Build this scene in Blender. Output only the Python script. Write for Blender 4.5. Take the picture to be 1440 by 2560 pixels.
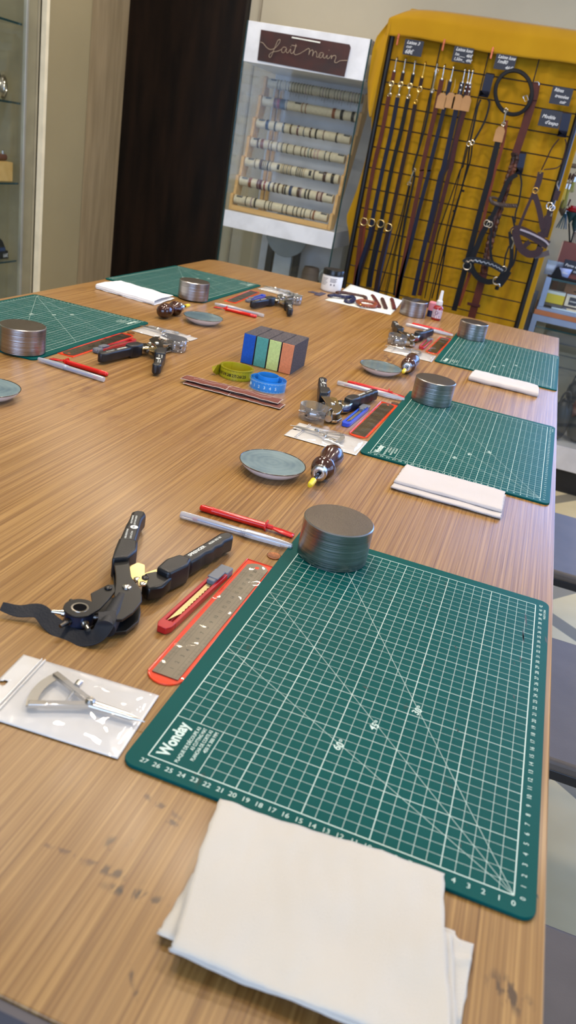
import bpy, bmesh, math, random
from mathutils import Vector, Matrix, noise
random.seed(7)
PI = math.pi
scene = bpy.context.scene
COL = scene.collection
for o in list(bpy.data.objects):
    bpy.data.objects.remove(o)

# ---------------------------------------------------------------- camera
# working units: centimetres, origin at the corner of the nearest mat's grid, table top at z = 0 (90 cm above the floor)
FPX, CAM = 1976.55, (-9.674, -41.805, 42.37)
RZ, RX, RR = 0.241796, 1.139018, 0.1861515
ROT = Matrix.Rotation(RZ, 3, 'Z') @ Matrix.Rotation(RX, 3, 'X') @ Matrix.Rotation(RR, 3, 'Z')
H0 = 90.0
def W(x, y, z=0.0): return Vector((x*.01, y*.01, (z+H0)*.01))
cd = bpy.data.cameras.new('camera'); cam = bpy.data.objects.new('camera', cd); COL.objects.link(cam)
cam.matrix_world = Matrix.Translation(W(*CAM)) @ ROT.to_4x4()
cd.sensor_fit = 'VERTICAL'; cd.sensor_height = 36; cd.lens = FPX/2560*36; cd.clip_start = .02; cd.clip_end = 60
cd.dof.use_dof = True; cd.dof.focus_distance = 1.1; cd.dof.aperture_fstop = 9
scene.camera = cam
scene.cycles.transparent_max_bounces = 32
# ---------------------------------------------------------------- world, lamps, exposure
scene.view_settings.view_transform = 'Standard'; scene.view_settings.look = 'None'
scene.view_settings.gamma = 1; scene.view_settings.exposure = -0.25
wd = bpy.data.worlds.new('sky'); scene.world = wd; wd.use_nodes = True
bg = wd.node_tree.nodes['Background']; bg.inputs[0].default_value = (.5, .66, 1, 1); bg.inputs[1].default_value = 1.6
def area(name, loc, aim, sx, sy, power, col):
    l = bpy.data.lights.new(name, 'AREA'); l.shape = 'RECTANGLE'; l.size = sx; l.size_y = sy; l.energy = power; l.color = col
    o = bpy.data.objects.new(name, l); COL.objects.link(o); o.location = W(*loc)
    o.rotation_euler = (W(*aim)-W(*loc)).to_track_quat('-Z', 'Y').to_euler(); return o
WARM = (1, .86, .70); SKY = (.30, .52, 1)
area('window_daylight_back', (136, 392, 82), (136, 200, 82), 2.35, 1.25, 80, (.17, .40, 1))
area('window_daylight_front', (-20, -262, 60), (-60, 200, 20), 2.6, 1.5, 95, (.45, .64, 1))
area('window_daylight_right', (302, 120, 60), (0, 120, 0), 2.2, 1.5, 45, (.42, .6, 1))
for k, (lx, ly) in enumerate([(-70, 30), (-70, 130), (-70, 235), (40, 70), (40, 190), (-160, 120), (75, 290), (-165, 300)]):
    area('ceiling_lamp_light', (lx, ly, 163), (lx, ly, 0), .22, .22, 13 if ly < 280 else 9, WARM)

# ---------------------------------------------------------------- pixel helpers (points of real planes of the room)
def ray(px, py): return ROT @ Vector(((px-720)/FPX, -(py-1280)/FPX, -1))
def PZ(px, py, z=0.0):
    d = ray(px, py); t = (z-CAM[2])/d.z; return Vector((CAM[0]+d.x*t, CAM[1]+d.y*t, z))
def PY(px, py, y):
    d = ray(px, py); t = (y-CAM[1])/d.y; return Vector((CAM[0]+d.x*t, y, CAM[2]+d.z*t))

# ---------------------------------------------------------------- materials
MATS = {}
def lin(c):
    return tuple(((v/255)/12.92 if v/255 <= .04045 else ((v/255+.055)/1.055)**2.4) for v in c)
def mat(name, rgb, rough=.5, metal=0, spec=.5, var=.08, nscale=12, bump=0, bscale=200, coat=0, stretch=(1, 1, 1), rgb2=None, sheen=0, trans=0, alpha=1, aniso=0):
    if name in MATS: return MATS[name]
    m = bpy.data.materials.new(name); m.use_nodes = True; nt = m.node_tree; b = nt.nodes['Principled BSDF']
    N = nt.nodes.new; L = nt.links.new
    tc = N('ShaderNodeTexCoord'); mp = N('ShaderNodeMapping'); mp.inputs['Scale'].default_value = stretch
    L(tc.outputs['Object'], mp.inputs[0])
    nz = N('ShaderNodeTexNoise'); nz.inputs['Scale'].default_value = nscale; nz.inputs['Detail'].default_value = 4
    L(mp.outputs[0], nz.inputs['Vector'])
    rp = N('ShaderNodeValToRGB'); c = lin(rgb)
    c2 = lin(rgb2) if rgb2 else tuple(min(1, v*(1+var)) for v in c)
    c1 = c if rgb2 else tuple(v*(1-var) for v in c)
    rp.color_ramp.elements[0].position = .35; rp.color_ramp.elements[1].position = .65
    rp.color_ramp.elements[0].color = (*c1, 1); rp.color_ramp.elements[1].color = (*c2, 1)
    L(nz.outputs[0], rp.inputs[0]); L(rp.outputs[0], b.inputs['Base Color'])
    b.inputs['Roughness'].default_value = rough; b.inputs['Metallic'].default_value = metal
    b.inputs['Specular IOR Level'].default_value = spec; b.inputs['Coat Weight'].default_value = coat; b.inputs['Coat Roughness'].default_value = .08
    b.inputs['Sheen Weight'].default_value = sheen; b.inputs['Transmission Weight'].default_value = trans; b.inputs['Alpha'].default_value = alpha
    b.inputs['Anisotropic'].default_value = aniso
    if bump:
        n2 = N('ShaderNodeTexNoise'); n2.inputs['Scale'].default_value = bscale; n2.inputs['Detail'].default_value = 3; L(mp.outputs[0], n2.inputs['Vector'])
        bp = N('ShaderNodeBump'); bp.inputs['Strength'].default_value = bump; bp.inputs['Distance'].default_value = .002
        L(n2.outputs[0], bp.inputs['Height']); L(bp.outputs[0], b.inputs['Normal'])
    MATS[name] = m; return m
def glass(name, tint=(1, 1, 1), refl=.08, rough=.02, bump=0, bscale=60, body=0, bodycol=(255, 255, 255)):
    """thin pane: mostly clear, mirror reflection by Fresnel, optional milky body"""
    if name in MATS: return MATS[name]
    m = bpy.data.materials.new(name); m.use_nodes = True; nt = m.node_tree; N = nt.nodes.new; L = nt.links.new
    out = nt.nodes['Material Output']; nt.nodes.remove(nt.nodes['Principled BSDF'])
    tr = N('ShaderNodeBsdfTransparent'); tr.inputs[0].default_value = (*tint, 1)
    gl = N('ShaderNodeBsdfGlossy'); gl.inputs['Roughness'].default_value = rough
    lw = N('ShaderNodeLayerWeight'); lw.inputs[0].default_value = .5
    pw5 = N('ShaderNodeMath'); pw5.operation = 'POWER'; pw5.inputs[1].default_value = 5; L(lw.outputs['Facing'], pw5.inputs[0])
    ad = N('ShaderNodeMath'); ad.operation = 'MULTIPLY_ADD'; ad.use_clamp = True; ad.inputs[1].default_value = .8; ad.inputs[2].default_value = .02+refl
    L(pw5.outputs[0], ad.inputs[0]); mx = N('ShaderNodeMixShader'); L(ad.outputs[0], mx.inputs[0])
    src = tr
    if body:
        df = N('ShaderNodeBsdfDiffuse'); nz0 = N('ShaderNodeTexNoise'); nz0.inputs['Scale'].default_value = 40
        rp = N('ShaderNodeValToRGB'); c = lin(bodycol); rp.color_ramp.elements[0].color = (*(v*.9 for v in c), 1); rp.color_ramp.elements[1].color = (*c, 1)
        L(nz0.outputs[0], rp.inputs[0]); L(rp.outputs[0], df.inputs[0])
        m2 = N('ShaderNodeMixShader'); m2.inputs[0].default_value = body; L(tr.outputs[0], m2.inputs[1]); L(df.outputs[0], m2.inputs[2]); src = m2
    L(src.outputs[0], mx.inputs[1]); L(gl.outputs[0], mx.inputs[2]); L(mx.outputs[0], out.inputs[0])
    if bump:
        nz = N('ShaderNodeTexNoise'); nz.inputs['Scale'].default_value = bscale; nz.inputs['Detail'].default_value = 1.5
        tc = N('ShaderNodeTexCoord'); L(tc.outputs['Object'], nz.inputs['Vector'])
        bp = N('ShaderNodeBump'); bp.inputs['Strength'].default_value = bump; bp.inputs['Distance'].default_value = .004
        L(nz.outputs[0], bp.inputs['Height']); L(bp.outputs[0], gl.inputs['Normal'])
    MATS[name] = m; return m

# ---------------------------------------------------------------- mesh builder
_fc = {}
def glyphs(s, off=0.0, shear=0.0):
    k = (s, off, shear)
    if k not in _fc:
        cu = bpy.data.curves.new('t', 'FONT'); cu.body = s; cu.size = 1; cu.resolution_u = 3; cu.offset = off; cu.shear = shear
        o = bpy.data.objects.new('t', cu); COL.objects.link(o)
        dg = bpy.context.evaluated_depsgraph_get(); me = bpy.data.meshes.new_from_object(o.evaluated_get(dg))
        vs = [tuple(v.co) for v in me.vertices]; fs = [tuple(p.vertices) for p in me.polygons]
        w = max([v[0] for v in vs], default=0)
        bpy.data.meshes.remove(me); bpy.data.objects.remove(o); bpy.data.curves.remove(cu); _fc[k] = (vs, fs, w)
    return _fc[k]
class MB:
    def __init__(s, o=None, M=None):
        s.v, s.f, s.mi, s.m = [], [], [], 0
        s.M = Matrix.Identity(4)
        if o is not None: s.M = Matrix.Translation(-Vector(o))
        if M is not None: s.M = M
    def add(s, vs, fs):
        n = len(s.v); s.v += [s.M @ Vector(v) for v in vs]
        for f in fs: s.f.append([n+i for i in f]); s.mi.append(s.m)
        return s
    def box(s, x0, x1, y0, y1, z0, z1):
        v = [(x, y, z) for z in (z0, z1) for y in (y0, y1) for x in (x0, x1)]
        return s.add(v, [(0, 2, 3, 1), (4, 5, 7, 6), (0, 1, 5, 4), (2, 6, 7, 3), (0, 4, 6, 2), (1, 3, 7, 5)])
    def prism(s, pts, z0, z1):
        n = len(pts); a = sum(pts[i][0]*pts[(i+1) % n][1]-pts[(i+1) % n][0]*pts[i][1] for i in range(n))
        if a < 0: pts = pts[::-1]
        v = [(p[0], p[1], z0) for p in pts]+[(p[0], p[1], z1) for p in pts]
        return s.add(v, [tuple(range(n-1, -1, -1)), tuple(range(n, 2*n))]+[(i, (i+1) % n, n+(i+1) % n, n+i) for i in range(n)])
    def quad(s, a, b, c, d): return s.add([a, b, c, d], [(0, 1, 2, 3)])
    def lathe(s, prof, n=32, c=(0, 0, 0), axis='z', M=None):
        vs, fs = [], []
        if len(prof) == 2 and prof[0][1] == prof[1][1]:      # flat disc
            r, z = prof[1]; return s.add([Vector(c)+Vector((r*math.cos(2*PI*k/n), r*math.sin(2*PI*k/n), z)) for k in range(n)], [tuple(range(n))])
        for (r, z) in prof:
            for k in range(n):
                a = 2*PI*k/n; x, y = r*math.cos(a), r*math.sin(a)
                p = (x, y, z) if axis == 'z' else ((z, x, y) if axis == 'x' else (x, z, -y))
                p = Vector(p)
                if M: p = M @ p
                vs.append(p+Vector(c))
        for i in range(len(prof)-1):
            for k in range(n):
                k2 = (k+1) % n; fs.append((i*n+k, i*n+k2, (i+1)*n+k2, (i+1)*n+k))
        if prof[0][0] > 1e-6: fs.append(tuple(range(n-1, -1, -1)))
        if prof[-1][0] > 1e-6: fs.append(tuple((len(prof)-1)*n+k for k in range(n)))
        return s.add(vs, fs)
    def ring(s, prof, n=40, c=(0, 0, 0), axis='z', M=None):      # closed profile (torus like)
        vs, fs = [], []
        for (r, z) in prof:
            for k in range(n):
                a = 2*PI*k/n; x, y = r*math.cos(a), r*math.sin(a)
                p = Vector((x, y, z) if axis == 'z' else ((z, x, y) if axis == 'x' else (x, z, -y)))
                if M: p = M @ p
                vs.append(p+Vector(c))
        m = len(prof)
        for i in range(m):
            for k in range(n):
                k2 = (k+1) % n; j = (i+1) % m; fs.append((i*n+k, i*n+k2, j*n+k2, j*n+k))
        return s.add(vs, fs)
    def torus(s, R, r, c=(0, 0, 0), axis='z', n=28, M=None):
        return s.ring([(R+r*math.cos(t), r*math.sin(t)) for t in [2*PI*i/8 for i in range(8)]], n, c, axis, M)
    def tube(s, pts, r, n=8, closed=False):
        pts = [Vector(p) for p in pts]; N = len(pts); rs = r if isinstance(r, (list, tuple)) else [r]*N
        T = [(pts[(i+1) % N] - pts[i-1] if closed else pts[min(i+1, N-1)]-pts[max(i-1, 0)]).normalized() for i in range(N)]
        u = T[0].orthogonal().normalized(); vs, fs = [], []
        for i in range(N):
            u = (u-T[i]*u.dot(T[i])).normalized(); w = T[i].cross(u)
            for k in range(n):
                a = 2*PI*k/n; vs.append(pts[i]+(u*math.cos(a)+w*math.sin(a))*rs[i])
        for i in range(N if closed else N-1):
            j = (i+1) % N
            for k in range(n):
                k2 = (k+1) % n; fs.append((i*n+k, i*n+k2, j*n+k2, j*n+k))
        if not closed: fs += [tuple(range(n-1, -1, -1)), tuple((N-1)*n+k for k in range(n))]
        return s.add(vs, fs)
    def ribbon(s, pts, w, t, nrm=(0, -1, 0), closed=False, rnd=False):
        """flat strap: width w across the path, thickness t along nrm"""
        pts = [Vector(p) for p in pts]; N = len(pts); ws = w if isinstance(w, (list, tuple)) else [w]*N; vs, fs = [], []
        for i in range(N):
            T = (pts[(i+1) % N]-pts[i-1] if closed else pts[min(i+1, N-1)]-pts[max(i-1, 0)]).normalized()
            nn = Vector(nrm(i) if callable(nrm) else nrm)
            nn = (nn-T*nn.dot(T)).normalized(); sd = T.cross(nn)*ws[i]/2; h = nn*t/2
            vs += [pts[i]-sd-h, pts[i]+sd-h, pts[i]+sd+h, pts[i]-sd+h]
        for i in range(N if closed else N-1):
            j = (i+1) % N
            for k in range(4):
                k2 = (k+1) % 4; fs.append((i*4+k, j*4+k, j*4+k2, i*4+k2))
        if not closed: fs += [(0, 1, 2, 3), tuple((N-1)*4+k for k in (3, 2, 1, 0))]
        return s.add(vs, fs)
    def text(s, txt, o, xd, yd, size=1, off=0.0, shear=0.0, center=False, width=None):
        vs, fs, w = glyphs(txt, off, shear); o, xd, yd = Vector(o), Vector(xd).normalized(), Vector(yd).normalized()
        sx = size if width is None else width/max(w, .01)
        x0 = -w/2 if center else 0
        return s.add([o+xd*(v[0]+x0)*sx+yd*v[1]*size for v in vs], fs)
    def surf(s, nu, nv, fn, skip=None):
        vs = [fn(i/nu, j/nv) for j in range(nv+1) for i in range(nu+1)]; fs = []
        for j in range(nv):
            for i in range(nu):
                if skip and skip((i+.5)/nu, (j+.5)/nv): continue
                a = j*(nu+1)+i; fs.append((a, a+1, a+nu+2, a+nu+1))
        return s.add(vs, fs)
    def build(s, name, mats, parent=None, loc=None, rz=0, smooth=40, bev=0, sub=0, solid=0, seg=2):
        me = bpy.data.meshes.new(name)
        me.from_pydata([v*.01 for v in s.v], [], s.f)
        if not isinstance(mats, (list, tuple)): mats = [mats]
        for m in mats: me.materials.append(m)
        me.polygons.foreach_set('material_index', s.mi)
        me.validate(); me.update()
        if smooth:
            me.polygons.foreach_set('use_smooth', [True]*len(me.polygons)); me.set_sharp_from_angle(angle=math.radians(smooth))
        o = bpy.data.objects.new(name, me); COL.objects.link(o)
        if parent: o.parent = parent
        elif loc is not None: o.location = W(*loc)
        else: o.location = W(0, 0, 0)
        o.rotation_euler.z = rz
        if solid:
            d = o.modifiers.new('solid', 'SOLIDIFY'); d.thickness = solid*.01; d.offset = 0
        if bev:
            d = o.modifiers.new('bevel', 'BEVEL'); d.width = bev*.01; d.segments = seg; d.limit_method = 'ANGLE'; d.angle_limit = math.radians(35)
        if sub:
            d = o.modifiers.new('sub', 'SUBSURF'); d.levels = sub; d.render_levels = sub
        return o
def tag(o, label, cat, group=None):
    o['label'] = label; o['category'] = cat
    if group: o['group'] = group
    return o
def thing(name, label, cat, loc, rz=0, group=None):
    o = bpy.data.objects.new(name, None); o.empty_display_size = .02; COL.objects.link(o); o.location = W(*loc); o.rotation_euler.z = rz
    return tag(o, label, cat, group)
def dup(o, loc=None, rz=None, label=None, parent=None):
    kids = [c for c in bpy.data.objects if c.parent == o]
    c = o.copy(); COL.objects.link(c)
    if parent: c.parent = parent
    if loc is not None: c.location = W(*loc)
    if rz is not None: c.rotation_euler.z = rz
    if label: c['label'] = label
    for k in kids: dup(k, parent=c)
    return c
def struct(o): o['kind'] = 'structure'; return o
def smoothpath(pts, n=6, closed=False):
    P = [Vector(p) for p in pts]; out = []; N = len(P)
    for i in range(N if closed else N-1):
        p0 = P[i-1] if (closed or i > 0) else P[i]; p1 = P[i]; p2 = P[(i+1) % N]; p3 = P[(i+2) % N] if (closed or i+2 < N) else p2
        for k in range(n):
            t = k/n; out.append(.5*((2*p1)+(p2-p0)*t+(2*p0-5*p1+4*p2-p3)*t*t+(3*p1-p0-3*p2+p3)*t**3))
    if not closed: out.append(P[-1])
    return out
def arc(cx, cy, r, a0, a1, n): return [(cx+r*math.cos(math.radians(a0+(a1-a0)*i/n)), cy+r*math.sin(math.radians(a0+(a1-a0)*i/n))) for i in range(n+1)]
def rrect(x0, x1, y0, y1, r, n=5):
    return arc(x1-r, y1-r, r, 0, 90, n)+arc(x0+r, y1-r, r, 90, 180, n)+arc(x0+r, y0+r, r, 180, 270, n)+arc(x1-r, y0+r, r, 270, 360, n)

# common materials
steel = mat('polished_steel', (196, 192, 186), .22, 1, var=.05)
darksteel = mat('dark_steel', (92, 88, 84), .32, 1, var=.15)
brass = mat('brass', (214, 176, 96), .25, 1)
black = mat('black_rubber', (22, 22, 24), .38, 0, .5, bump=.1, bscale=900)
blackmetal = mat('black_lacquered_metal', (24, 23, 22), .33, .3, .6)
whitep = mat('white_print', (232, 236, 230), .6)
wool = None

# ================================================================ SETTING
creamwall = mat('cream_wall_paint', (190, 182, 160), .75, var=.03, nscale=3, bump=.15, bscale=60)
creamleft = mat('cream_panel_paint', (152, 140, 108), .6, var=.03, nscale=3)
ceilm = mat('ceiling_paint', (225, 220, 208), .8)
def mk_wall(name, boxes, m):
    b = MB()
    for bx in boxes: b.box(*bx)
    return struct(b.build(name, m, smooth=0))
mk_wall('wall_back', [(-181, 12, 385, 395, -90, 170), (260, 300, 385, 395, -90, 170), (12, 260, 385, 395, -90, 14), (12, 260, 385, 395, 150, 170)], creamwall)
mk_wall('wall_left', [(-300, -290, -260, 395, -90, 170), (-290, -228, 284.5, 317, -90, 170), (-290, -246, 317, 395, -90, 170)], creamleft)
mk_wall('wall_right', [(300, 310, -260, 10, -90, 170), (300, 310, 230, 395, -90, 170), (300, 310, 10, 230, -90, -15), (300, 310, 10, 230, 135, 170)], creamwall)
mk_wall('wall_front', [(-290, -150, -270, -260, -90, 170), (110, 300, -270, -260, -90, 170), (-150, 110, -270, -260, -90, -15), (-150, 110, -270, -260, 135, 170)], creamwall)
mk_wall('ceiling', [(-300, 310, -270, 395, 170, 180)], ceilm)
pane = glass('window_glass')
for nm, fr, pn in [('window_1', [(12, 16, 383, 395, 14, 150), (255, 260, 383, 395, 14, 150), (16, 255, 383, 395, 145, 150), (16, 255, 383, 395, 14, 19), (132, 137, 385, 392, 19, 145)], (16, 255, 388.5, 389.5, 19, 145)),
                   ('window_2', [(-150, -145, -270, -258, -15, 135), (105, 110, -270, -258, -15, 135), (-145, 105, -270, -258, 130, 135), (-145, 105, -270, -258, -15, -10), (-22, -17, -268, -260, -10, 130)], (-145, 105, -266, -265, -10, 130)),
                   ('window_3', [(298, 310, 10, 15, -15, 135), (298, 310, 225, 230, -15, 135), (298, 310, 15, 225, 130, 135), (298, 310, 15, 225, -15, -10)], (305, 306, 15, 225, -10, 130))]:
    b = MB()
    for f in fr: b.box(*f)
    w = struct(b.build(nm, mat('window_frame_paint', (230, 228, 222), .4), smooth=0))
    MB().box(*pn).build('window_pane', pane, w, smooth=0)
# rounded corner of the cream column
b = MB(); b.prism([(-232, 317), (-228, 317)]+arc(-231, 317, 3, 0, 90, 6)+[(-246, 320), (-246, 317)], -90, 170)
struct(b.build('trim_1', creamleft))
pillar = mat('weathered_beige_wood', (160, 142, 110), .65, nscale=5, stretch=(6, 6, .6), rgb2=(180, 160, 126), bump=.25, bscale=30)
struct(MB().box(-246, -244.5, 320, 385, -90, 170).build('trim_2', pillar, smooth=0))
struct(MB().box(-229.5, -227.2, 282.4, 284.5, -90, 170).build('trim_3', mat('white_trim_paint', (238, 228, 200), .4)))
struct(MB().box(-176, -175, 383.5, 385, -90, 170).build('trim_4', mat('grey_wall_joint', (160, 150, 130), .7)))
struct(MB().box(-121, -117, 381, 385, -90, 60).build('trim_5', mat('pale_pipe_casing', (200, 202, 200), .4), bev=.6))
struct(MB().box(-113, -110.5, 382.5, 385, -90, 60).build('trim_6', mat('pale_pipe_casing', (200, 202, 200), .4), bev=.4))
doorm = mat('dark_stained_wood_panel', (14, 9, 6), .45, 0, .2, nscale=3, stretch=(5, 5, .7), rgb2=(34, 22, 14), bump=.2, bscale=25)
d = struct(MB().box(-250, -181.3, 380, 386, -90, 170).build('door_1', doorm, bev=.2))
MB().box(-246.5, -244.7, 378.8, 380, 12, 18).box(-246.2, -245.2, 377.4, 379, 14.5, 16.5).build('strike_plate', steel, d, bev=.1)
# floor: pale speckle crossed by a diagonal grid of grey bands
def floor_mat():
    m = mat('pale_banded_floor', (204, 188, 146), .45, nscale=2.2, rgb2=(226, 212, 174), bump=.05, bscale=20, spec=.2)
    nt = m.node_tree; N = nt.nodes.new; L = nt.links.new; b = nt.nodes['Principled BSDF']; old = b.inputs['Base Color'].links[0].from_socket
    tc = N('ShaderNodeTexCoord'); mp = N('ShaderNodeMapping'); mp.inputs['Rotation'].default_value = (0, 0, math.radians(38)); L(tc.outputs['Object'], mp.inputs[0])
    br = N('ShaderNodeTexBrick'); br.offset = 0; br.inputs['Scale'].default_value = 1; br.inputs['Brick Width'].default_value = .62; br.inputs['Row Height'].default_value = .62
    br.inputs['Mortar Size'].default_value = .035; br.inputs['Mortar Smooth'].default_value = .02
    L(mp.outputs[0], br.inputs['Vector']); mx = N('ShaderNodeMix'); mx.data_type = 'RGBA'; mx.inputs[7].default_value = (*lin((138, 132, 116)), 1)
    L(br.outputs['Fac'], mx.inputs[0]); L(old, mx.inputs[6]); L(mx.outputs[2], b.inputs['Base Color'])
    return m
struct(MB().box(-300, 310, -270, 395, -96, -90).build('floor', floor_mat(), smooth=0))

# ================================================================ TABLE
def table_mat():
    m = bpy.data.materials.new('oiled_straight_grained_wood'); m.use_nodes = True; nt = m.node_tree; N = nt.nodes.new; L = nt.links.new; b = nt.nodes['Principled BSDF']
    tc = N('ShaderNodeTexCoord')
    def nz(sc, st, det=4, dist=0):
        mp = N('ShaderNodeMapping'); mp.inputs['Scale'].default_value = st; L(tc.outputs['Object'], mp.inputs[0])
        n = N('ShaderNodeTexNoise'); n.inputs['Scale'].default_value = sc; n.inputs['Detail'].default_value = det; n.inputs['Distortion'].default_value = dist; L(mp.outputs[0], n.inputs['Vector']); return n.outputs[0]
    def ramp(src, p0, c0, p1, c1):
        r = N('ShaderNodeValToRGB'); r.color_ramp.elements[0].position = p0; r.color_ramp.elements[1].position = p1
        r.color_ramp.elements[0].color = (*c0, 1) if len(c0) == 3 else c0; r.color_ramp.elements[1].color = (*c1, 1); L(src, r.inputs[0]); return r.outputs[0]
    def mix(a, b_, fac, mode='MIX'):
        x = N('ShaderNodeMix'); x.data_type = 'RGBA'; x.blend_type = mode
        if isinstance(fac, float): x.inputs[0].default_value = fac
        else: L(fac, x.inputs[0])
        for s, i in ((a, 6), (b_, 7)):
            if isinstance(s, tuple): x.inputs[i].default_value = (*s, 1)
            else: L(s, x.inputs[i])
        return x.outputs[2]
    base = ramp(nz(1, (260, 1.8, 1), 6, .05), .38, lin((141, 102, 52)), .62, lin((171, 132, 76)))
    fine = ramp(nz(1, (620, 3.2, 1), 4), .35, (.6, .54, .48), .6, (1, 1, 1))
    c = mix(base, fine, .75, 'MULTIPLY')
    broad = ramp(nz(1, (5, 1.2, 1), 3), .35, (.82, .8, .78), .65, (1.0, 1.0, 1.0)); c = mix(c, broad, .3, 'MULTIPLY')
    pore = ramp(nz(1, (760, 11, 1), 2), .29, (.42, .34, .26), .34, (1, 1, 1)); c = mix(c, pore, .55, 'MULTIPLY')
    # old smudges and pen marks, each at its own place on the board (metres in the table's frame)
    vec = N('ShaderNodeMapping'); L(tc.outputs['Object'], vec.inputs[0])
    spk = ramp(nz(1, (160, 60, 1), 4, .4), .47, (0, 0, 0), .56, (1, 1, 1))
    spk2 = ramp(nz(1, (70, 30, 1), 6, .1), .48, (0, 0, 0), .72, (.8, .8, .8))
    def stain(c, x, y, rx, ry, rot, col, amt, solid=False):
        mp = N('ShaderNodeMapping'); mp.vector_type = 'TEXTURE'; mp.inputs['Location'].default_value = (x*.01, y*.01, 0); mp.inputs['Rotation'].default_value = (0, 0, math.radians(rot)); mp.inputs['Scale'].default_value = (rx*.01, ry*.01, 1)
        L(tc.outputs['Object'], mp.inputs[0])
        sep = N('ShaderNodeSeparateXYZ'); L(mp.outputs[0], sep.inputs[0]); cmb = N('ShaderNodeCombineXYZ'); L(sep.outputs[0], cmb.inputs[0]); L(sep.outputs[1], cmb.inputs[1])
        ln = N('ShaderNodeVectorMath'); ln.operation = 'LENGTH'; L(cmb.outputs[0], ln.inputs[0])
        mr = N('ShaderNodeMapRange'); mr.inputs[1].default_value = 1; mr.inputs[2].default_value = .35; mr.inputs[3].default_value = 0; mr.inputs[4].default_value = amt; L(ln.outputs[1], mr.inputs[0])
        if solid: fac = mr.outputs[0]
        else:
            mu = N('ShaderNodeMath'); mu.operation = 'MULTIPLY'; L(mr.outputs[0], mu.inputs[0]); L(spk2 if rx > 3 and ry > 1.5 else spk, mu.inputs[1]); fac = mu.outputs[0]
        return mix(c, lin(col), fac)
    for st in [(-22.3, -10.6, 2.6, .55, 8, (38, 26, 18), .95), (-24.4, -9.8, 2.4, .5, 6, (60, 42, 28), .8), (-27.5, -9.8, 2.6, .28, 3, (84, 56, 38), .9), (-24.6, -7.4, .55, .4, 30, (30, 22, 16), 1), (-25.4, -7.9, .8, .7, 0, (50, 36, 24), .7),
               (-24.3, -3.6, 2.6, .35, -14, (70, 48, 32), .7), (-22.8, -4.6, 1.2, .3, -10, (60, 42, 28), .8), (-19.8, -15.5, 1.3, .25, -50, (60, 40, 25), .8), (0.3, -7.0, 2.2, 1.1, -30, (78, 56, 34), 1),
               (-76, 70, 9, 5, 20, (92, 52, 36), .8), (-70, 62, 8, 4, 10, (96, 56, 38), .7), (-80, 78, 7, 3, 0, (84, 50, 34), .8), (-66, 76, 5, 2, 30, (90, 54, 38), .6), (-116, 140, 5, 4, 0, (84, 54, 34), .8),
               (-60, 60, 14, 6, 0, (110, 66, 42), .4), (-38.5, 145, 2, 6, 20, (84, 54, 40), .8), (-114, 175, 6, 5, 0, (90, 60, 40), .7), (-50, 66, 8, 3, 10, (110, 70, 46), .5), (-42, 132, 6, 3, 0, (100, 66, 44), .6)]:
        c = stain(c, *st)
    c = stain(c, -38.2, 42.3, 1.9, .09, -6, (45, 32, 24), .9, True)
    c = stain(c, -30.5, 57, .9, .07, 25, (45, 32, 24), .9, True)
    L(c, b.inputs['Base Color'])
    r = N('ShaderNodeMapRange'); r.inputs[3].default_value = .27; r.inputs[4].default_value = .42; L(nz(1, (40, 6, 1), 4), r.inputs[0]); L(r.outputs[0], b.inputs['Roughness'])
    b.inputs['Specular IOR Level'].default_value = .6; b.inputs['Anisotropic'].default_value = .9
    tg_ = N('ShaderNodeCombineXYZ'); tg_.inputs[0].default_value = 1; L(tg_.outputs[0], b.inputs['Tangent'])   # fibres scatter light sideways
    bp = N('ShaderNodeBump'); bp.inputs['Strength'].default_value = .25; bp.inputs['Distance'].default_value = .0006; L(nz(1, (420, 9, 1), 3), bp.inputs['Height']); L(bp.outputs[0], b.inputs['Normal'])
    return m
tbl = thing('work_table', 'large wooden workshop table covered with leatherwork tools and green mats', 'table', (-60, 107, -90))
TO = (-60, 107, -90)
poly = [(-121.5, -19), (2.3, -19), (1.2, 233), (-40, 233.5), (-80, 234.5), (-116, 233)]+arc(-117.5, 228, 5, 90, 170, 5)
wood = table_mat()
# the top's mesh keeps the room's frame so the marks stay where they are
top = MB().prism(poly, -2.6, 0).build('table_top', wood, tbl, bev=.12); top.location = W(0, 0, 0)-W(*TO)
e = MB(TO); e.ribbon([(-121.8, -19.3, -1.4), (2.4, -19.3, -1.4)], 2.4, .5, (0, 1, 0)); e.build('edge_strip', mat('grey_edge_band', (70, 66, 74), .5), tbl)
for x in (-112, -8):
    for y in (-8, 222): MB(TO).box(x-3.5, x+3.5, y-3.5, y+3.5, -90, -2.6).build('leg', mat('dark_table_leg', (60, 44, 32), .5), tbl, bev=.3)
MB(TO).box(-110, -10, -6, -3, -12, -2.6).box(-110, -10, 218, 221, -12, -2.6).box(-114, -111, -6, 221, -12, -2.6).box(-9, -6, -6, 221, -12, -2.6).build('apron', mat('dark_table_leg', (60, 44, 32), .5), tbl)

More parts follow.
